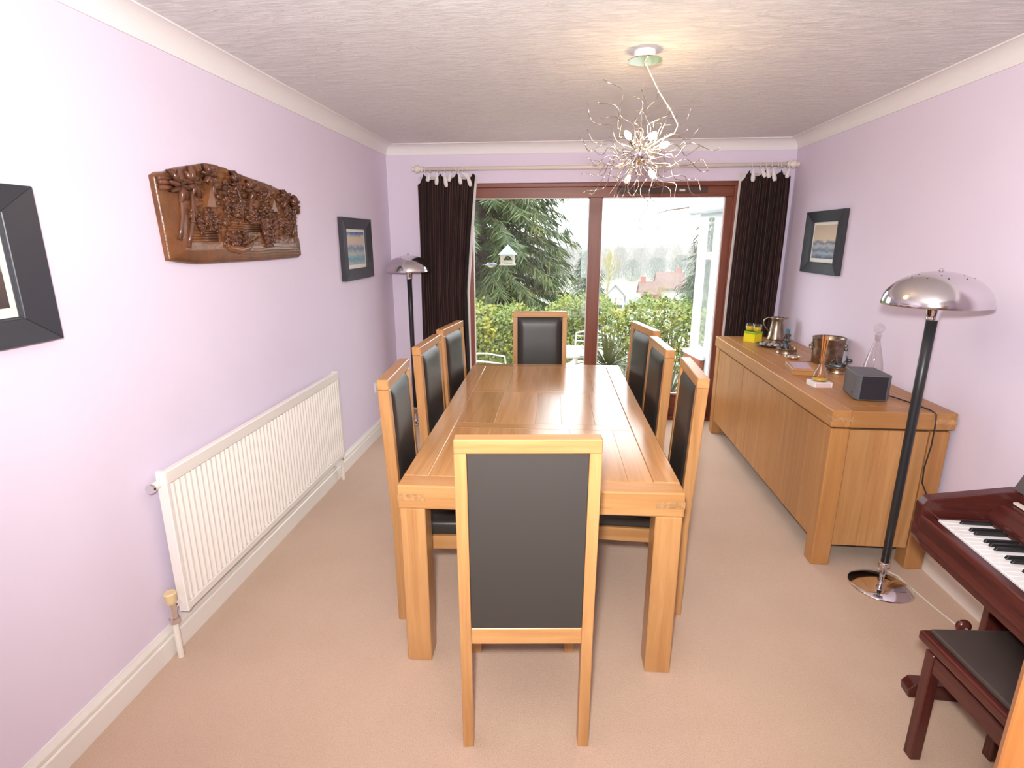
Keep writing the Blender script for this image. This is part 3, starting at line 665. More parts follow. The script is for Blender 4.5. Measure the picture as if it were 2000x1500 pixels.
for k in range(3):
    ya = .103+k*.6485; yb = ya+.6455
    dr = bpy.data.objects.new('door', None); COL.objects.link(dr); dr.parent = sb
    nbd = 4
    for q in range(nbd):
        u0 = ya+(yb-ya)*q/nbd; u1 = ya+(yb-ya)*(q+1)/nbd
        B('board', 'side_z', dr, .016, .044, u0+(.0022 if q == 0 else .0003), u1-(.0022 if q == nbd-1 else .0003), .128, SU-.016, .0012)
for q in range(3): u0 = .103+q*.1225; B('end_board', 'oak_z', sb, u0, u0+.1222, .018, .039, .118, SU-.016, .0008)

# ------------------------------------------------------------------ things on the sideboard
Z0 = .857
o = thing('candle_box', 'bright yellow box with green top edge on the sideboard end', 'box', (1.560, 4.60, Z0), R(38))
B('carton', 'yellow_card', o, -.05, .05, -.05, .05, 0, .066, .001); B('carton_lid', 'green_card', o, -.0505, .0505, -.0505, .0505, .066, .084, .001)
def candle_glass(lb, x, y, z):
    o = thing('candle_glass', lb, 'candle', (x, y, z), 0, 'yellow candles in glasses on the yellow box')
    obj('glass_cup', MB().lathe([(0,.0),(.022,0),(.031,.012),(.034,.03),(.031,.062),(.0298,.062),(.0325,.03),(.0295,.013),(.021,.003),(0,.003)], 24).mesh('glass_cup', smooth=True), 'clear_glass', o)
    obj('wax', MB().lathe([(0,.004),(.020,.004),(.0285,.014),(.0315,.03),(.031,.036),(0,.036)], 24).mesh('wax', smooth=True), 'yellow_wax', o)
    obj('wick', MB().tube([(0,0,.036),(.001,0,.046)], .001, 5), 'dark_wood', o)
candle_glass('yellow candle glass on the box, the rear one towards the patio door', 1.535, 4.615, Z0+.0845)
candle_glass('yellow candle glass on the box, the front one towards the tray', 1.578, 4.565, Z0+.0845)
o = thing('metal_jug', 'tall tarnished metal jug with curved handle beside the curtain', 'jug', (1.775, 4.70, Z0))
obj('jug_body', MB().lathe([(0,0),(.068,0),(.070,.008),(.062,.03),(.052,.10),(.046,.15),(.050,.175),(.058,.186),(.056,.187),(.048,.175),(.043,.15),(.048,.1),(.056,.03),(0,.02)], 28).mesh('jug_body', smooth=True), 'old_silver', o)
obj('jug_spout', MB().add([(.040,-.03,.17),(.040,.03,.17),(.095,0,.188),(.04,-.035,.187),(.04,.035,.187)], [(0,1,2),(0,2,3),(1,4,2)]).mesh('jug_spout'), 'old_silver', o)
obj('jug_handle', MB().tube([(-.045,0,.178),(-.075,0,.186),(-.105,0,.165),(-.108,0,.135),(-.085,0,.095),(-.055,0,.065)], .006, 8).mesh('jug_handle', smooth=True), 'old_silver', o)
o = thing('shallow_dish', 'dark shallow round dish holding pebbles on the sideboard', 'dish', (1.625, 4.395, Z0))
obj('dish_body', MB().lathe([(0,0),(.06,0),(.085,.010),(.106,.018),(.105,.021),(.083,.014),(.058,.005),(0,.005)], 36).mesh('dish_body', smooth=True), 'pewter', o)
rp_ = random.Random(21)
pebm = [MB().ell((0,0,0), (.017,.013,.010), 10, 6).mesh('pebble', smooth=True), MB().ell((0,0,0), (.014,.014,.011), 10, 6).mesh('pebble', smooth=True), MB().ell((0,0,0), (.021,.013,.011), 10, 6).mesh('pebble', smooth=True)]
spots = [(-.055,-.02),(-.03,.03),(-.02,-.035),(.01,.0),(.035,.035),(.045,-.02),(.0,.055),(-.06,.02),(.02,-.06),(-.03,-.002),(.03,.005)]
for k, (a, b_) in enumerate(spots):
    p = obj('pebble', pebm[k % 3], 'pebble', None, (1.625+a, 4.395+b_, Z0+.017+(.017 if k > 8 else 0)), (0, 0, rp_.uniform(0,3)))
    tag(p, 'small smooth pebble lying in the dark shallow dish', 'pebble', 'pebbles in the shallow dish')
o = thing('candle_holder', 'carved wooden candle holder with a stub of blue candle', 'candle holder', (1.735, 4.36, Z0))
obj('holder_stem', MB().lathe([(0,0),(.035,0),(.036,.008),(.014,.02),(.012,.04),(.022,.055),(.012,.07),(.024,.088),(.026,.10),(.018,.104),(0,.104)], 18).mesh('holder_stem', smooth=True), 'dark_wood', o)
obj('candle', MB().tube([(0,0,.102),(0,0,.142)], .015, 16), 'blue_candle', o)
def coaster(lb, x, y, r, h_):
    o = thing('wine_coaster', lb, 'coaster', (x, y, Z0))
    obj('coaster_wall', MB().lathe([(r,0),(r+.002,.002),(r,.004),(r,h_-.003),(r+.002,h_-.0015),(r,h_),(r-.003,h_),(r-.003,.004),(0,.004),(0,0)], 40).mesh('coaster_wall', smooth=True), 'old_silver', o)
    obj('coaster_base', MB().lathe([(0,.004),(r-.0035,.004),(r-.0035,.008),(0,.008)], 32), 'dark_wood', o)
coaster('round silver-walled coaster next to the pebble dish', 1.650, 4.13, .070, .040)
coaster('round silver-walled coaster in front of the metal bucket', 1.735, 3.535, .060, .038)
def figurine(lb, x, y, rz, pose):
    mb = MB()
    if pose == 'sit':
        mb.ell((0,0,.030), (.020,.026,.030), 12, 8).ell((0,-.012,.068), (.012,.014,.013), 10, 6).ell((0,-.028,.065), (.006,.009,.006), 8, 5)
        for s in (-1,1): mb.tube([(s*.008,-.010,.078),(s*.013,-.006,.094)], [.004,.001], 6).tube([(s*.012,-.018,.045),(s*.013,-.03,.0)], [.007,.005], 6).tube([(s*.014,.008,.05),(s*.04,.02,.085),(s*.035,.03,.05)], [.004,.003,.001], 6)
        mb.tube([(0,.02,.01),(.02,.04,.008),(.045,.03,.006),(.05,.005,.006)], [.008,.006,.004,.001], 6)
    else:
        mb.ell((0,0,.022), (.016,.036,.017), 12, 8).tube([(0,-.028,.028),(0,-.04,.05)], [.010,.008], 8).ell((0,-.048,.057), (.009,.015,.009), 10, 6)
        for s in (-1,1): mb.tube([(s*.006,-.042,.062),(s*.012,-.034,.076)], [.004,.001], 6).tube([(s*.012,-.022,.02),(s*.014,-.035,.0)], [.006,.005], 6).tube([(s*.014,.02,.02),(s*.018,.018,.0)], [.008,.005], 6).tube([(s*.012,0,.034),(s*.035,.012,.06),(s*.03,.03,.035)], [.004,.003,.001], 6)
        mb.tube([(0,.032,.02),(.012,.048,.012),(.03,.042,.008)], [.007,.004,.001], 6)
    f = obj('figurine', mb.mesh('figurine', smooth=True), 'pewter', None, (x, y, Z0+.008), (0, 0, rz)); f.scale = (1.3,)*3
    tag(f, lb, 'figurine')
figurine('small dark metal creature figurine sitting in the coaster by the pebbles', 1.64, 4.14, .4, 'sit')
figurine('small dark metal creature figurine crouching in the coaster before the bucket', 1.73, 3.54, 1.0, 'lie')
o = thing('tasting_bowl', 'tiny shiny silver bowl with a thumb handle on the sideboard', 'bowl', (1.612, 3.905, Z0))
obj('bowl', MB().lathe([(0,0),(.026,0),(.038,.012),(.042,.024),(.0405,.024),(.036,.013),(.025,.003),(0,.003)], 28).mesh('bowl', smooth=True), 'silver', o)
obj('bowl_handle', MB().tube([(-.040,0,.022),(-.056,0,.028),(-.062,0,.018),(-.052,0,.008),(-.036,0,.010)], .0028, 8).mesh('bowl_handle', smooth=True), 'silver', o)
obj('thumb_rest', MB().box(.038,.058,-.009,.009,.021,.0235).mesh('thumb_rest', .001), 'silver', o)
wc = MB().tube([(-.03,0,.002),(-.015,.004,.0025),(0,0,.002),(.02,.002,.002)], .0016, 6).tube([(.02+.011*math.cos(a), .002+.011*math.sin(a), .002) for a in [i*PI/6 for i in range(13)]], .0014, 5)
tag(obj('wire_clip', wc.mesh('wire_clip', smooth=True), 'pewter', None, (1.665, 3.82, Z0)), 'tiny thin dark wire clip lying behind the wooden box', 'clip')
o = thing('wooden_box', 'flat orange-brown wooden box with pale lilac panel in its lid', 'box', (1.515, 3.545, Z0), R(-11))
B('box_body', 'side_x', o, -.068, .068, -.12, .12, 0, .026, .001); l_ = B('box_lid', 'oak_x', o, -.069, .069, -.121, .121, .027, .037, .0015); B('lid_panel', 'lilac_card', l_, -.050, .050, -.085, .085, .037, .0378)
o = thing('ice_bucket', 'dented tarnished metal bucket with lug handles against the right wall', 'bucket', (1.795, 3.82, Z0))
obj('bucket_body', MB().lathe([(0,0),(.090,0),(.092,.004),(.094,.09),(.100,.165),(.104,.172),(.102,.174),(.097,.166),(.091,.09),(.088,.006),(0,.006)], 40).mesh('bucket_body', smooth=True), 'brass_dark', o)
for s in (-1, 1):
    c_ = Vector((s*.099, -.02*s, .12)); lg = obj('handle_lug', MB().ell(c_, (.012,.016,.014), 10, 6).mesh('handle_lug', smooth=True), 'old_silver', o)
    obj('handle_ring', MB().tube([(c_.x+s*.006, c_.y+.022*math.cos(a), c_.z-.014+.02*math.sin(a)) for a in [i*PI/8 for i in range(17)]], .0035, 6).mesh('handle_ring', smooth=True), 'old_silver', lg)
o = thing('reed_diffuser', 'glass reed diffuser bottle with orange sticks on a small white box', 'diffuser', (1.474, 3.180, Z0+.0295))
obj('bottle', MB().lathe([(0,0),(.036,0),(.041,.006),(.042,.02),(.034,.05),(.018,.085),(.013,.10),(.013,.112),(.017,.122),(.0155,.122),(.0115,.112),(.0115,.10),(.0165,.085),(.032,.05),(.040,.02),(.039,.007),(0,.004)], 28).mesh('bottle', smooth=True), 'clear_glass', o)
obj('scented_oil', MB().lathe([(0,.0045),(.036,.006),(.0385,.010),(.038,.018),(0,.018)], 28).mesh('scented_oil', smooth=True), 'oil', o)
for k in range(6):
    a = k*1.05; obj('reed', MB().tube([(.014*math.cos(a+2.4), .014*math.sin(a+2.4), .01), (.007*math.cos(a), .007*math.sin(a), .11), (.017*math.cos(a), .014*math.sin(a), .262)], .0021, 6), 'reed', o)
o = thing('small_card_box', 'small white and pink box under the reed diffuser', 'box', (1.474, 3.180, Z0), R(4))
B('card_sleeve', 'white_card', o, -.050, .050, -.047, .047, 0, .029, .001); B('card_label', 'pink_card', o, -.043, .043, -.0478, -.047, .004, .025)
o = thing('decanter', 'clear glass decanter with round ball stopper behind the speaker', 'decanter', (1.838, 3.34, Z0))
obj('decanter_body', MB().lathe([(0,0),(.054,0),(.058,.006),(.057,.03),(.048,.10),(.033,.17),(.018,.225),(.0145,.25),(.017,.268),(.020,.272),(.0175,.272),(.0125,.25),(.016,.225),(.031,.17),(.046,.10),(.055,.03),(.055,.010),(0,.008)], 32).mesh('decanter_body', smooth=True), 'clear_glass', o)
st = obj('stopper', MB().lathe([(0,.235),(.010,.235),(.0125,.27),(.016,.276),(.010,.284),(0,.284)], 20).mesh('stopper', smooth=True), 'clear_glass', o)
obj('stopper_ball', MB().ell((0,0,.310), (.028,.028,.028), 20, 12).mesh('stopper_ball', smooth=True), 'clear_glass', st)
o = thing('speaker', 'small dark grey box loudspeaker on the near end of the sideboard', 'speaker', (1.615, 2.975, Z0), R(-7))
obj('cabinet', MB().prism([(-.083,-.085),(-.065,-.105),(.065,-.105),(.083,-.085),(.070,.105),(-.070,.105)], .003, .138, 'z').mesh('cabinet', .006, 2), 'speaker_grey', o)
B('grille', 'speaker_cloth', o, -.060, .060, -.1085, -.104, .010, .131, .002)
for s in (-1, 1): B('foot', 'black_plastic', o, s*.05-.008, s*.05+.008, -.09, .09, 0, .004)
obj('badge', MB().tube([(-.0845,-.06,.035),(-.083,-.06,.035)], .005, 10), 'black_plastic', o)
tag(obj('speaker_cable', MB().tube([(1.68,3.05,Z0+.02),(1.74,2.98,Z0+.006),(1.78,2.86,Z0+.004),(1.80,2.72,Z0+.005),(1.802,2.683,Z0-.004),(1.802,2.676,.80),(1.803,2.675,.70),(1.790,2.674,.58),(1.795,2.674,.50),(1.83,2.66,.42),(1.88,2.63,.30),(1.89,2.6,.14)], .0034, 8).mesh('speaker_cable', smooth=True), 'black_plastic'), 'thin black cable running from the speaker down the sideboard end', 'cable')

# ------------------------------------------------------------------ floor lamps
def floor_lamp(lb, x, y):
    o = thing('floor_lamp', lb, 'floor lamp', (x, y, 0), 0, 'pair of chrome domed floor lamps')
    obj('base', MB().lathe([(0,0),(.140,0),(.142,.004),(.138,.008),(.10,.022),(.05,.034),(.02,.038),(0,.038)], 48).mesh('base', smooth=True), 'chrome', o)
    obj('base_cone', MB().lathe([(.020,.036),(.010,.045),(.013,.08),(.019,.115),(.019,.12),(0,.12)], 24).mesh('base_cone', smooth=True), 'soft_chrome', o)
    obj('base_collar', MB().lathe([(0,.116),(.024,.116),(.026,.121),(.023,.126),(.026,.131),(.024,.136),(0,.136)], 24).mesh('base_collar', smooth=True), 'chrome', o)
    obj('pole', MB().lathe([(.017,.134),(.0185,.5),(.0205,1.0),(.0215,1.33)], 24).mesh('pole', smooth=True), 'black_pole', o)
    obj('top_collar', MB().lathe([(0,1.328),(.024,1.328),(.025,1.335),(.022,1.342),(.026,1.35),(.028,1.37),(.036,1.388),(0,1.388)], 24).mesh('top_collar', smooth=True), 'chrome', o)
    pr = [(.200,1.392),(.2015,1.395)]+[(.200*math.cos(a), 1.397+.140*math.sin(a)) for a in [R(k) for k in range(4, 88, 6)]]+[(0,1.537)]
    pin = [(.197*math.cos(a), 1.394+.137*math.sin(a)) for a in [R(k) for k in range(86, 0, -6)]]
    sh = obj('shade', MB().lathe([(0,1.530)]+pin+pr, 56).mesh('shade', smooth=True), 'soft_chrome', o)
    obj('shade_knob', MB().lathe([(0,1.535),(.010,1.536),(.010,1.543),(.006,1.549),(0,1.55)], 16).mesh('shade_knob', smooth=True), 'chrome', sh)
    hm = MB().lathe([(0,-.0005),(.0032,-.0005),(.0032,.0006),(0,.0006)], 10).mesh('vent_hole')
    for ring_r, cnt in ((64,6),(55,10)):
        for k in range(cnt):
            a = 2*PI*k/cnt; el = R(ring_r); p = Vector((.2*math.cos(el)*math.cos(a), .2*math.cos(el)*math.sin(a), 1.397+.14*math.sin(el)))
            nrm = Vector((math.cos(a)*math.cos(el)/.2, math.sin(a)*math.cos(el)/.2, math.sin(el)/.14)).normalized()
            obj('vent_hole', hm, 'black_plastic', sh, tuple(p), tuple(nrm.to_track_quat('Z','Y').to_euler()))
    return o
floor_lamp('chrome domed floor lamp with black pole in front of the sideboard', 1.605, 2.535)
floor_lamp('chrome domed floor lamp with black pole in the far left corner', -1.365, 4.86)
tag(obj('lamp_cable', MB().tube([(1.66,2.665,.012),(1.70,2.68,.005),(1.738,2.62,.004),(1.75,2.48,.004),(1.765,2.36,.004),(1.785,2.24,.004),(1.84,2.1,.004)], .0032, 8).mesh('lamp_cable', smooth=True), 'cable_white'), 'thin white lamp cable lying on the carpet beside the piano', 'cable')
tag(obj('lamp_cable', MB().tube([(-1.40,5.01,.004),(-1.40,5.05,.12),(-1.405,5.06,.3),(-1.40,5.065,.42)], .0032, 8).mesh('lamp_cable', smooth=True), 'cable_white'), 'thin white cable hanging behind the far corner lamp', 'cable')

# ------------------------------------------------------------------ digital piano
pn = thing('digital_piano', 'dark red mahogany digital piano cut off at the right edge', 'piano', (1.29, 1.935, 0), R(-3.0))
PL = 1.40; xd = .53
def cheek(y_a, y_b):
    return MB().prism([(0,.632),(.0,.755),(.018,.782),(.27,.826),(.29,.83),(xd,.83),(xd,.60),(.02,.60)], y_a, y_b, 'y').mesh('cheek', .005, 2)
obj('cheek', cheek(-.045, 0), 'mahog_x', pn); obj('cheek', cheek(-PL, -PL+.045), 'mahog_x', pn)
B('key_bed', 'mahog_y', pn, .012, xd, -PL+.045, -.045, .60, .675, .002)
B('key_slip', 'mahog_y', pn, .0, .034, -PL+.045, -.045, .632, .722, .004)
B('key_block', 'mahog_x', pn, .036, .20, -.078, -.0455, .675, .728, .003); B('key_block', 'mahog_x', pn, .036, .20, -PL+.0455, -PL+.078, .675, .728, .003)
B('red_felt', 'dark_wood', pn, .19, .205, -PL+.078, -.078, .675, .722)
obj('fascia', MB().prism([(.205,.675),(.205,.745),(.255,.785),(.29,.79),(.29,.675)], -PL+.046, -.046, 'y').mesh('fascia', .002), 'mahog_y', pn)
B('slide_strip', 'pole_cream', pn, .268, .284, -PL+.06, -.06, .791, .797)
B('top_panel', 'mahog_y', pn, .291, xd, -PL+.046, -.046, .79, .822, .002)
obj('music_rest', MB().prism([(.285,.828),(.305,.828),(.385,1.03),(.365,1.03)], -PL+.03, -.02, 'y').mesh('music_rest', .002), 'grey_board', pn)
KW = (PL-.156)/52
wk = MB().box(.038, .19, -KW+.0006, 0, .688, .7235).mesh('white_key', .001)
bk = MB().prism([(.090,.7238),(.096,.735),(.19,.736),(.19,.7238)], -.0052, .0052, 'y').mesh('black_key', .0015)
for i in range(52): obj('white_key', wk, 'ivory_key', pn, (0, -.078-i*KW, 0))
for i in range(51):
    if i % 7 in (0, 2, 3, 5, 6): obj('black_key', bk, 'ebony_key', pn, (0, -.078-(i+1)*KW, 0))
for y_a in (-.10, -PL+.07):
    B('side_panel', 'mahog_z', pn, .25, .50, y_a, y_a+.03, .05, .60, .003)
    obj('foot', MB().prism([(.045,.0),(.04,.035),(.06,.06),(.50,.065),(.52,.04),(.52,0)], y_a-.012, y_a+.042, 'y').mesh('foot', .003), 'mahog_x', pn)
B('back_board', 'mahog_y', pn, .45, .47, -PL+.10, -.10, .18, .60, .002)
B('stretcher', 'mahog_y', pn, .36, .44, -PL+.10, -.10, .06, .14, .002)
tag(obj('piano_cable', MB().tube([(1.86,2.2,.62),(1.862,2.18,.40),(1.868,2.16,.28),(1.873,2.12,.16),(1.88,2.05,.07),(1.885,1.98,.02)], .0034, 8).mesh('piano_cable', smooth=True), 'black_plastic'), 'thin black cable hanging down behind the piano keyboard', 'cable')
# stool
stl = thing('piano_stool', 'dark mahogany piano stool with brown padded seat before the keyboard', 'stool', (1.155, 1.60, 0), R(3))
B('seat_frame', 'mahog_y', stl, 0, .335, -.56, 0, .435, .468, .007, 2)
obj('seat_pad', MB().box(.018, .317, -.543, -.017, .466, .486).mesh('seat_pad', .008, 2, True), 'vinyl_brown', stl)
B('lift_block', 'dark_wood', stl, .05, .285, -.50, -.05, .41, .436)
for x_ in (.022, .278):
    for y_ in (-.05, -.545): B('leg', 'mahog_z', stl, x_, x_+.036, y_, y_+.036, 0, .408, .003)
for x_ in (.026, .282): B('side_rail', 'mahog_y', stl, x_, x_+.028, -.51, -.05, .345, .402, .003)
for y_ in (-.046, -.541): B('end_rail', 'mahog_x', stl, .058, .278, y_, y_+.028, .345, .402, .003)
k_ = obj('height_knob', MB().ell((.168,.038,.452), (.024,.016,.024), 16, 10).mesh('height_knob', smooth=True), 'mahog_x', stl)
obj('knob_shaft', MB().tube([(.168,-.02,.452),(.168,.03,.452)], .008, 10), 'soft_chrome', k_)

# ================================================================== outside
GZ = -.30
pt = bpy.data.objects.new('ground_patio', None); COL.objects.link(pt); pt['kind'] = 'structure'; pt['label'] = 'grey stone paved patio outside the sliding door'; pt['category'] = 'patio'
slab = MB().box(.004, .596, .004, .596, -.05, 0).mesh('paving_slab', .006)
for i in range(-7, 9):
    for j in range(5): obj('paving_slab', slab, 'patio_stone', pt, (i*.6, 5.37+j*.6, GZ+random.uniform(-.003,.003)))
# falling ground
def ground_z(y):
    if y < 8.4: return GZ-.05
    if y < 130: return GZ-.05-(y-8.4)/121.6*13.5
    return GZ-13.55+max(0, y-270)*.02
vs = []; ys = [5.36, 8.4, 9, 11, 15, 20, 30, 45, 65, 90, 130, 180, 240, 330, 600]
for y in ys:
    for i in range(25): vs.append((-160+i*(320/24) if y > 20 else -30+i*2.5, y, ground_z(y)))
o = obj('ground', MB().add(vs, [(j*25+i, j*25+i+1, (j+1)*25+i+1, (j+1)*25+i) for j in range(len(ys)-1) for i in range(24)]).mesh('ground', smooth=True), 'grass'); o['kind'] = 'structure'; o['label'] = 'grassy ground falling away beyond the hedge'; o['category'] = 'ground'

def leaf(mb, p, n_, size, rr):
    d = Vector((rr.uniform(-1,1), rr.uniform(-1,1), rr.uniform(-.6,.9))).normalized()
    a = d.cross(Vector(n_)); a = a.normalized() if a.length > .05 else d.orthogonal().normalized()
    p = Vector(p); w_ = size*.33; up = d.cross(a)*size*.12
    mb.add([p, p+d*size*.5+a*w_+up, p+d*size, p+d*size*.5-a*w_+up], [(0,1,2),(0,2,3)])
# hedge
hd = thing('hedge', 'leafy yellow-green laurel hedge beyond the patio', 'hedge', (0, 8.7, GZ))
rh = random.Random(4); mb = MB()
def hedge_top(x): return .93+.09*math.sin(x*2.3+.5)+.07*math.sin(x*5.1)+.05*math.sin(x*9.7+2)+(.10 if x > 1.2 else 0)
for k in range(15000):
    x = rh.uniform(-3.6, 3.8); top = hedge_top(x); z = top*(1-rh.random()**1.6*.98); dep = .55*(1-.3*(z/top)**3)
    y = rh.choice([-1,-1,-1,0])*dep*rh.uniform(.75,1.05)+rh.uniform(-.05,.05) if z < top*.9 else rh.uniform(-dep, dep)
    leaf(mb, (x, y, z+rh.uniform(-.02,.06)), (0,-.7,.7), rh.uniform(.045,.085), rh)
for k in range(60):
    x = rh.uniform(-3.4, 3.6); top = hedge_top(x); q = rh.uniform(.08,.2)
    for j in range(9): leaf(mb, (x+rh.uniform(-.03,.03), rh.uniform(-.4,.1), top+q*j/9), (0,-1,0), .06, rh)
lf = obj('leaves', mb.raw('leaves'), 'hedge_leaf', hd); lf['kind'] = 'stuff'
mb = MB()
for k in range(130):
    x = rh.uniform(-3.5, 3.7); y = rh.uniform(-.4,.35); t_ = hedge_top(x)
    mb.tube([(x, y, 0), (x+rh.uniform(-.1,.1), y-.03, t_*.5), (x+rh.uniform(-.25,.25), y-.1, t_*.97)], [.012,.008,.004], 5, False)
sm = obj('stems', mb.raw('stems'), 'bark', hd); sm['kind'] = 'stuff'
# conifers: drooping sprays of needles on whorled branches
def conifer(name, label, x, y, zb, ht, rad, mat, seed, whorls, per, sprays, needle, group=None, droop=.35, trunk=.22):
    rr = random.Random(seed)
    o = thing(name, label, 'tree', (x, y, zb), 0, group)
    obj('trunk', MB().tube([(0,0,0),(.02,0,ht*.5),(0,0,ht)], [trunk, trunk*.6, trunk*.1], 9).mesh('trunk', smooth=True), 'bark', o)
    mb = MB(); br = MB()
    for w_ in range(whorls):
        t = (w_+.5)/whorls; z0 = ht*(.04+.95*t); L = rad*(1-t)**.75*rr.uniform(.85,1.1)+.15
        for b_ in range(per):
            a = 2*PI*b_/per+w_*1.1+rr.uniform(-.25,.25); dx, dy = math.cos(a), math.sin(a)
            pts = [Vector((dx*L*s, dy*L*s, z0+L*(.10*s-droop*s*s)+.03*math.sin(s*7+b_))) for s in (0,.25,.5,.75,1)]
            br.tube([tuple(p) for p in pts], [.022,.016,.011,.007,.003], 4, False)
            for k in range(sprays):
                s = .12+.88*rr.random(); q = min(3, int(s*4)); f_ = s*4-q; c = pts[q].lerp(pts[q+1], f_)
                sl = needle*rr.uniform(.6,1.3); side = rr.choice([-1,1])
                d = Vector((dx*.5-dy*side*rr.uniform(.2,1), dy*.5+dx*side*rr.uniform(.2,1), -rr.uniform(.25,1.1))).normalized()
                wv = d.orthogonal().normalized()*sl*.034
                wv.rotate(Matrix.Rotation(rr.uniform(0,PI), 3, d))
                c = c+Vector((rr.uniform(-.06,.06), rr.uniform(-.06,.06), rr.uniform(-.05,.05)))
                mb.add([c-wv*.4, c+d*sl*.5-wv, c+d*sl, c+d*sl*.5+wv, c+wv*.4], [(0,1,2,3,4)])
    q = obj('branches', br.raw('branches'), 'bark', o); q['kind'] = 'stuff'
    q = obj('needles', mb.raw('needles'), mat, o); q['kind'] = 'stuff'
    return o
conifer('drooping_conifer', 'big drooping green conifer filling the left pane', -1.86, 12.35, -.95, 8.5, 2.7, 'conifer_needle', 1, 34, 11, 300, .28)
conifer('fir_tree', 'blue-green fir seen between the big conifer and the door mullion', 1.05, 24, -2.2, 3.55, 1.15, 'fir_needle', 2, 14, 9, 28, .34, 'firs in the garden')
conifer('fir_tree', 'tall dark fir partly hidden by the conservatory', 6.35, 25, -2.5, 5.6, 1.7, 'fir_needle', 3, 18, 9, 30, .4, 'firs in the garden')
conifer('fir_tree', 'short dark fir below the red-roofed houses', 7.2, 31, -3.1, 3.0, 1.3, 'fir_needle', 4, 12, 9, 26, .38, 'firs in the garden')
# bare winter trees
def bare_mesh(seed, ht, depth=6, spread=.55, r0=.14):
    rr = random.Random(seed); mb = MB()
    def grow(p, d, L, r, k):
        e = p+d*L; mid = p+d*L*.5+Vector((rr.uniform(-1,1), rr.uniform(-1,1), 0))*L*.06
        mb.tube([p, mid, e], [r, r*.85, r*.7], 3 if k < depth-1 else 5, False)
        if k == 0: return
        for q in range(rr.choice([2,3,3])):
            nd = (d+Vector((rr.uniform(-1,1), rr.uniform(-1,1), rr.uniform(-.15,.75)))*spread).normalized()
            grow(p+d*L*rr.uniform(.6,1), nd, L*rr.uniform(.62,.82), r*.6, k-1)
    grow(Vector((0,0,0)), Vector((0,0,1)), ht*.27, r0, depth)
    return mb.raw('branches')
def crown_mesh(seed, ht):
    rr = random.Random(seed); mb = MB()
    mb.tube([(0,0,0),(.1,0,ht*.4),(0,.1,ht*.8)], [.28,.2,.06], 5, False)
    for k in range(9):
        a = rr.uniform(0,2*PI); h0 = ht*rr.uniform(.2,.6); l_ = ht*rr.uniform(.2,.38)
        mb.tube([(0,0,h0),(math.cos(a)*l_*.5, math.sin(a)*l_*.5, h0+l_*.6),(math.cos(a)*l_*.8, math.sin(a)*l_*.8, h0+l_*1.1)], [.14,.09,.04], 4, False)
    for k in range(2200):
        t = rr.random()**.8; a = rr.uniform(0,2*PI); r_ = ht*.34*math.sin(PI*(.12+.80*t))**.7*math.sqrt(rr.random()); p = Vector((r_*math.cos(a), r_*math.sin(a), ht*(.02+.90*t)))
        d = Vector((math.cos(a)*.6+rr.uniform(-.4,.4), math.sin(a)*.6+rr.uniform(-.4,.4), rr.uniform(.3,1.3))).normalized(); l_ = rr.uniform(.7,1.7)
        wv = d.orthogonal().normalized()*rr.uniform(.03,.07); wv.rotate(Matrix.Rotation(rr.uniform(0,PI), 3, d)); mb.add([p-wv, p+wv, p+d*l_], [(0,1,2)])
    return mb.raw('branches')
BM = [crown_mesh(s, 14) for s in (1,2,3,4)]
for me in BM: me.materials.append(M['twig'])
rb = random.Random(8)
for k in range(64):
    row = k % 4; y = (226, 262, 244, 280)[row]+rb.uniform(-4,4); x = -28+(k//4)*7.2+row*1.8+rb.uniform(-.3,.3)
    o = obj('bare_tree', BM[k % 4], None, None, (x, y, ground_z(y)-.2), (0, 0, rb.uniform(0,6))); s = rb.uniform(.86,1.06)*(1.02, 1.10, 1.06, 1.14)[row]; o.scale = (s*.66, s*.66, s)
    tag(o, 'bare grey winter tree in the hazy far tree line', 'tree', 'bare trees along the skyline')
EM = [me.copy() for me in BM[:2]]
for me in EM: me.materials.clear(); me.materials.append(M['fir_needle'])
for k, (x, y, s) in enumerate(((26, 215, .62), (34.5, 212, .68), (44, 214, .75), (17, 205, .5), (55, 212, .7), (-1, 210, .7))):
    o = obj('evergreen_tree', EM[k % 2], None, None, (x, y, ground_z(y)-.2), (0, 0, k*1.3)); o.scale = (s*1.1, s*1.1, s)
    tag(o, 'dull green evergreen standing among the bare trees behind the houses', 'tree', 'evergreens in the far tree line')
wm = bare_mesh(12, 9, 6, .38, .10); wm.materials.append(M['willow_twig'])
for x, y, s, lb in ((3.55, 45, .88, 'bare yellowish tree rising left of the brick houses'), (2.0, 42, .62, 'small bare yellowish tree close to the door mullion'), (8.3, 48, .45, 'low bare yellowish tree below the big roofed house')):
    o = obj('winter_tree', wm, None, None, (x, y, ground_z(y)-.2), (0, 0, x)); o.scale = (s,)*3; tag(o, lb, 'tree')
sm_ = [bare_mesh(s, 2.6, 5, .9, .03) for s in (21,22)]
for me in sm_: me.materials.append(M['twig'])
for k in range(22):
    y = rb.uniform(20, 60); x = -3+k*(17/22)*(y/45)
    if any(abs(x-a) < 3.2 and abs(y-b_) < 3.6 for a, b_ in ((1.05,24),(6.35,25),(7.2,31),(3.55,45),(2.0,42),(8.3,48))): continue
    o = obj('twiggy_shrub', sm_[k % 2], None, None, (x, y, ground_z(y)-.05), (0, 0, k)); o.scale = (1.4,1.4,1.0); tag(o, 'leafless twiggy shrub on the slope beyond the hedge', 'shrub', 'twiggy shrubs on the slope')
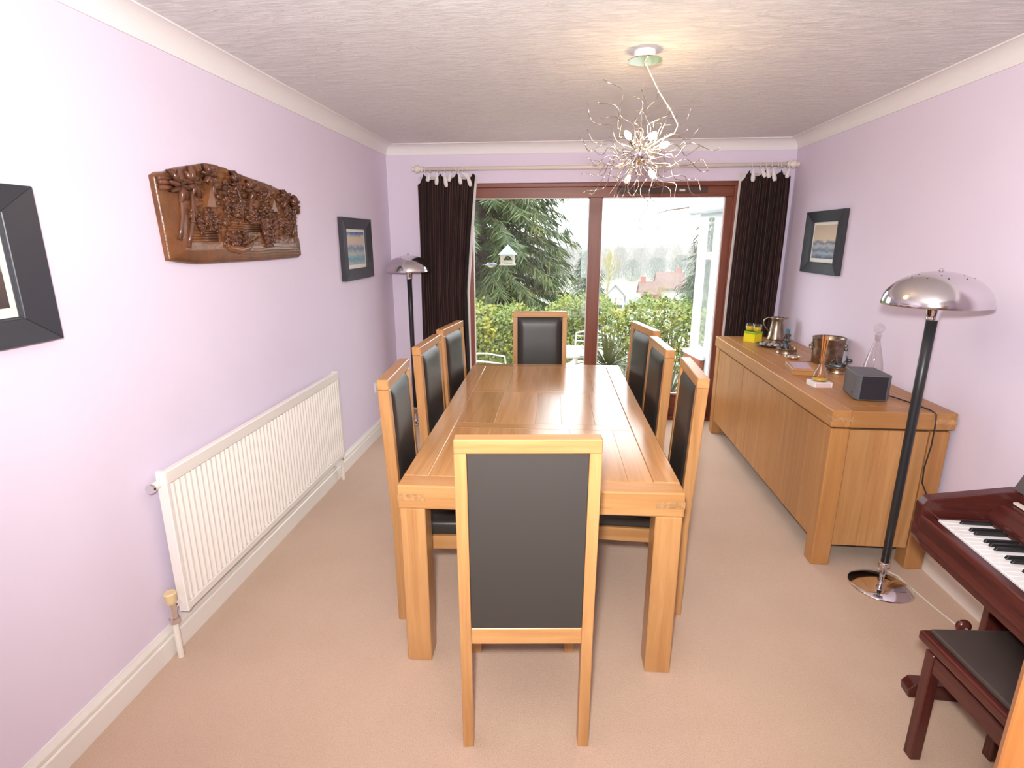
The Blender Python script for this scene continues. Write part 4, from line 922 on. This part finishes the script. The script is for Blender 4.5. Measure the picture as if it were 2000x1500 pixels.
# overhanging bare branch by the conservatory
ob = MB()
for pts in ([(3.6,9.4,2.1),(2.8,9.2,2.05),(2.25,9.1,2.2),(1.75,9,2.48),(1.5,9,2.62)], [(2.6,9.15,2.08),(2.2,9.1,1.85),(2.0,9,1.65),(2.05,9,1.45)], [(2.3,9.1,2.18),(2.0,9,2.15),(1.6,9,2.10),(1.3,9,2.02)], [(2.25,9.1,2.2),(2.2,9,2.5),(2.3,9,2.7)], [(1.95,9,2.36),(1.75,9,2.3),(1.6,9,2.4)]):
    ob.tube(pts, [.022*(1-.8*i/(len(pts)-1)) for i in range(len(pts))], 5)
ob.tube([(3.6,9.4,-.4),(3.62,9.4,2.1)], [.09,.03], 7)
tag(obj('bare_garden_tree', ob.mesh('bare_garden_tree', smooth=True), 'bark'), 'thin dark bare branches reaching across the sky by the conservatory', 'tree')
# houses
def house(label, x, y, w_, d_, zb, ze, zr, wallm, roofm, ridge='x', chim=None, wins=()):
    o = thing('house', label, 'house', (x, y, zb)); he = ze-zb; hr = zr-zb
    B('wall', wallm, o, -w_/2, w_/2, -d_/2, d_/2, 0, he)
    if ridge == 'x':
        obj('roof', MB().prism([(-d_/2-.4, he-.2),(0, hr),(d_/2+.4, he-.2),(d_/2+.4, he-.45),(0,hr-.3),(-d_/2-.4, he-.45)], -w_/2-.3, w_/2+.3, 'x'), roofm, o)
        obj('gable', MB().prism([(-d_/2, he),(d_/2, he),(0, hr-.3)], -w_/2, w_/2, 'x'), wallm, o)
    else:
        obj('roof', MB().prism([(-w_/2-.4, he-.2),(0, hr),(w_/2+.4, he-.2),(w_/2+.4, he-.45),(0,hr-.3),(-w_/2-.4, he-.45)], -d_/2-.4, d_/2+.4, 'y'), roofm, o)
        obj('gable', MB().prism([(-w_/2, he),(w_/2, he),(0, hr-.3)], -d_/2, d_/2, 'y'), wallm, o)
        for s in (-1, 1):
            obj('bargeboard', MB().prism([(0, hr+.05),(s*(w_/2+.45), he-.2),(s*(w_/2+.45), he-.65),(0, hr-.45)], -d_/2-.5, -d_/2-.35, 'y'), 'render_white', o)
    if chim: B('chimney', 'brick', o, chim-.6, chim+.6, -.5, .5, hr-1.5, hr+1.3)
    for (wx, wz) in wins:
        f = B('window', 'render_white', o, wx-.75, wx+.75, -d_/2-.08, -d_/2+.02, wz, wz+1.5); B('pane', 'far_glass', f, wx-.6, wx+.6, -d_/2-.1, -d_/2-.07, wz+.15, wz+1.35)
house('white gabled house with pale bargeboards behind the winter tree', 10.8, 120, 3.9, 8, -13.5, -9.2, -6.9, 'render_white', 'slate', 'y', None, ((-.9,.6),(1.0,.6)))
house('small brick house with a chimney below the tree line', 22.9, 150, 5.2, 6, -16, -12.0, -9.2, 'brick', 'roof_tile', 'x', -1.7, ((-1.2,.8),(1.3,.8)))
house('large house with a broad brown tiled roof at the tree line', 33.6, 180, 8.4, 9, -16, -12.9, -8.3, 'brick', 'roof_tile', 'x', 2.6, ((-2.5,1.0),(0,1.0),(2.5,1.0)))
house('low white outbuilding with grey slate roof before the brick house', 16.8, 135, 3.0, 5, -15.5, -12.9, -10.9, 'render_white', 'slate', 'x', None, ((-.4,.5),))
# conservatory
cs = thing('conservatory', 'white framed conservatory with brick base seen at the right of the door', 'conservatory', (0, 0, 0))
A_, B_, C_, D_ = (1.655, 7.02), (1.735, 6.55), (1.80, 5.6), (4.2, 7.6)
def facet(p, q, zs, mats):
    P0, Q0 = Vector((*p, 0)), Vector((*q, 0)); d = (Q0-P0); L = d.length; d.normalize(); nrm = Vector((d.y, -d.x, 0)); 
    def bx(name, a, b_, z0, z1, t0, t1, mat, par=cs):
        vs = [P0+d*s+nrm*t+Vector((0,0,z)) for z in (z0,z1) for (s,t) in ((a,t0),(b_,t0),(b_,t1),(a,t1))]
        return obj(name, MB().add(vs, [(3,2,1,0),(4,5,6,7),(0,1,5,4),(1,2,6,5),(2,3,7,6),(3,0,4,7)]), mat, par)
    return L, bx
L, bx = facet(A_, B_, None, None)
bx('dwarf_wall', 0, L, GZ, .28, -.10, .10, 'brick'); bx('window_sill', -.06, L+.02, .28, .325, -.16, .10, 'upvc')
for a, b_, z0, z1 in ((0,.06,.325,1.98),(L-.06,L,.325,1.98),(.06,L-.06,.325,.39),(.06,L-.06,1.92,1.98),(.06,L-.06,1.44,1.52)): bx('window_bar', a, b_, z0, z1, -.03, .04, 'upvc')
bx('pane', .06, L-.06, .39, 1.44, 0, .006, 'pane_glass'); bx('pane', .06, L-.06, 1.52, 1.92, 0, .006, 'pane_glass')
L, bx = facet(B_, C_, None, None)
for a, b_, z0, z1 in ((0,.08,GZ,1.98),(L-.08,L,GZ,1.98),(.08,L-.08,GZ,GZ+.2),(.08,L-.08,1.90,1.98)): bx('door_frame', a, b_, z0, z1, -.03, .04, 'upvc')
bx('pane', .08, L-.08, GZ+.2, 1.90, 0, .006, 'pane_glass')
L, bx = facet(D_, A_, None, None)
bx('dwarf_wall', 0, L-.02, GZ, .28, -.08, .08, 'brick'); bx('window_sill', 0, L, .28, .325, -.08, .10, 'upvc')
k = 5
for i in range(k+1): bx('window_bar', i*(L-.06)/k, i*(L-.06)/k+.06, .325, 1.98, -.03, .03, 'upvc')
bx('window_bar', 0, L, 1.92, 1.98, -.03, .03, 'upvc')
for i in range(k): bx('pane', i*(L-.06)/k+.06, (i+1)*(L-.06)/k, .325, 1.92, 0, .006, 'pane_glass')
ev = [(1.54,7.12),(1.60,6.5),(1.66,5.6)]
for p, q in zip(ev, ev[1:]): obj('gutter', MB().tube([(*p, 2.0), (*q, 2.0)], .055, 8).mesh('gutter', smooth=True), 'upvc', cs)
obj('fascia', MB().prism([(1.56,7.10),(1.62,6.5),(1.68,5.6),(1.85,5.6),(1.80,7.0)], 1.98, 2.03, 'z'), 'upvc', cs)
apex = (3.0, 6.4, 2.9)
for p, q in zip(ev, ev[1:]):
    obj('roof_pane', MB().add([(*p,2.05),(*q,2.05),apex,(p[0],p[1],2.06),(q[0],q[1],2.06),(apex[0],apex[1],2.91)], [(2,1,0),(3,4,5),(0,1,4,3),(1,2,5,4),(2,0,3,5)]), 'slate', cs)
for p in ev: obj('roof_bar', MB().tube([(*p, 2.06), apex], .03, 6), 'upvc', cs)
# white garden table and chair
gt = thing('garden_table', 'round white garden table on the patio', 'garden table', (.0, 6.55, GZ))
obj('table_top', MB().lathe([(0,.64),(.30,.64),(.36,.645),(.375,.655),(.37,.665),(0,.668)], 36, sx=1.35).mesh('table_top', smooth=True), 'white_metal', gt)
for a in (45, 135, 225, 315): obj('leg', MB().tube([(.25*math.cos(R(a)),.2*math.sin(R(a)),.64),(.32*math.cos(R(a)),.28*math.sin(R(a)),0)], .016, 8), 'white_metal', gt)
def garden_chair(lb, x, y, rz):
    o = thing('garden_chair', lb, 'garden chair', (x, y, GZ), rz, 'white garden chairs on the patio'); o.scale = (.9, .9, .85)
    T_ = lambda n_, pts, r=.012: obj(n_, MB().tube(pts, r, 8).mesh(n_, smooth=True), 'white_metal', o)
    for s in (-1, 1):
        T_('arm', [(s*.26,.22,0),(s*.27,.22,.45),(s*.28,.20,.60),(s*.28,-.05,.65),(s*.26,-.24,.66)]); T_('leg', [(s*.24,-.28,0),(s*.24,-.24,.42),(s*.24,-.34,.86)])
    T_('top_bar', [(-.24,-.34,.86),(-.1,-.36,.90),(.1,-.36,.90),(.24,-.34,.86)])
    for k in range(5): T_('back_slat', [(-.245,-.26-.016*k,.50+.08*k),(.245,-.26-.016*k,.50+.08*k)], .009)
    for k in range(6): T_('seat_slat', [(-.25,-.2+.08*k,.43),(.25,-.2+.08*k,.43)], .011)
garden_chair('white metal garden chair behind the round table near the mullion', .30, 7.12, R(160))
garden_chair('white metal garden chair at the left end of the round table', -.86, 6.6, R(-80))
# spiky plants in pots
def spiky(lb, x, y, n_, L, seed, up, wd=.016):
    o = thing('spiky_plant', lb, 'plant', (x, y, GZ)); rr = random.Random(seed)
    obj('pot', MB().lathe([(0,0),(.12,0),(.16,.24),(.175,.25),(.175,.28),(.155,.28),(.15,.25),(0,.25)], 24).mesh('pot', smooth=True), 'terracotta', o)
    for k in range(n_):
        a = rr.uniform(0, 2*PI); e = rr.uniform(.15, 1.45); l_ = L*rr.uniform(.7,1.1); vs = []
        dx, dy = math.cos(a), math.sin(a); px, py = -dy, dx; q = 7
        for i in range(q+1):
            t = i/q; rr_ = l_*t*math.cos(e)+.02; z = .26+up+l_*t*math.sin(e)-l_*.45*t*t*math.cos(e); ww = wd*math.sin(PI*(.15+.85*t))**.7 if i < q else .001
            vs += [(dx*rr_+px*ww, dy*rr_+py*ww, z+.004), (dx*rr_-px*ww, dy*rr_-py*ww, z+.004), (dx*rr_, dy*rr_, z-.004)]
        obj('leaf', MB().add(vs, [(i*3+c, i*3+(c+1)%3, (i+1)*3+(c+1)%3, (i+1)*3+c) for i in range(q) for c in range(3)]).mesh('leaf'), 'spiky_leaf', o)
    obj('stem', MB().tube([(0,0,.2),(0,0,.26+up)], .03, 8), 'bark', o)
spiky('spiky leaved plant in a pot just outside behind the far chair', .50, 5.85, 70, .46, 6, .36)
spiky('strappy leaved plant in a pot outside behind the sideboard side chairs', 1.10, 5.62, 34, .55, 7, .05, .022)
# bird feeder, birds and ball
fd = thing('bird_feeder', 'small pale wooden bird feeder house hanging outside the left pane', 'bird feeder', (-.565, 5.70, 1.415))
obj('roof', MB().add([(-.088,-.088,.105),(.088,-.088,.105),(.088,.088,.105),(-.088,.088,.105),(0,0,.205)], [(3,2,1,0),(0,1,4),(1,2,4),(2,3,4),(3,0,4)]), 'feeder_roof', fd)
B('tray', 'feeder_wood', fd, -.078, .078, -.078, .078, 0, .012, .002)
for sx in (-1,1):
    for sy in (-1,1): B('post', 'feeder_wood', fd, sx*.06-.008, sx*.06+.008, sy*.06-.008, sy*.06+.008, .012, .105)
for sy in (-.06, .06):
    ar = [(-.052,.105),(.052,.105),(.052,.06)]+[(.045*math.cos(R(a)), .05+.045*math.sin(R(a))) for a in range(10,171,20)]+[(-.052,.06)]
    obj('arch', MB().prism(ar, sy-.004, sy+.004, 'y'), 'feeder_wood', fd); B('rail', 'feeder_wood', fd, -.052, .052, sy-.004, sy+.004, .022, .045)
obj('hanging_wire', MB().tube([(0,0,.2),(0,0,.32),(-.01,0,.36),(-.03,0,.375)]+[(-.03,-.2,.40),(-.03,-.44,.42)], .0016, 5), 'pewter', fd)
def bird(lb, x, y, z, rz):
    mb = MB(); pts = [(-.062,0,.004),(-.045,0,.004),(-.02,0,-.002),(.008,0,-.004),(.026,0,.002),(.036,0,.007),(.046,0,.008),(.054,0,.005),(.062,0,.003)]
    mb.tube(pts, [.006,.007,.016,.020,.016,.012,.012,.008,.0008], 10)
    for s in (-1,1): mb.add([(.014,s*.012,.010),(-.012,s*.014,.008),(-.045,s*.040,.016),(-.02,s*.058,.022),(.01,s*.04,.018),(.014,s*.012,.006),(-.012,s*.014,.004),(-.045,s*.040,.014),(-.02,s*.058,.020),(.01,s*.04,.015)], [(0,1,2,3,4),(9,8,7,6,5),(0,4,9,5),(4,3,8,9),(3,2,7,8),(2,1,6,7),(1,0,5,6)])
    mb.add([(-.058,-.006,.006),(-.058,.006,.006),(-.09,.012,.002),(-.09,-.012,.002),(-.058,-.006,.003),(-.058,.006,.003),(-.09,.012,-.001),(-.09,-.012,-.001)], [(0,1,2,3),(7,6,5,4),(0,3,7,4),(1,5,6,2),(3,2,6,7),(0,4,5,1)])
    o = obj('bird', mb.mesh('bird', smooth=True), 'bird', None, (x, y, z), (0, 0, rz)); tag(o, lb, 'bird')
    be = obj('belly', MB().ell((0,0,-.008), (.034,.017,.0165), 10, 6).mesh('belly', smooth=True), 'bird_yellow', o)
bird('small blue and yellow bird flying towards the feeder', -.735, 5.70, 1.415, .15)

# thin winter mist lying over the valley
mm = bpy.data.materials.new('valley_mist'); mm.use_nodes = True; M['valley_mist'] = mm; n = mm.node_tree.nodes; n.remove(n['Principled BSDF'])
vsn = n.new('ShaderNodeVolumeScatter'); vsn.inputs['Density'].default_value = .0011; vsn.inputs['Color'].default_value = (1, 1, 1, 1); mm.node_tree.links.new(vsn.outputs[0], n['Material Output'].inputs['Volume'])
o = obj('valley_mist', MB().box(-150, 200, 70, 320, -13.7, 14), 'valley_mist'); tag(o, 'pale mist hanging over the far valley and trees', 'mist', None, 'stuff')
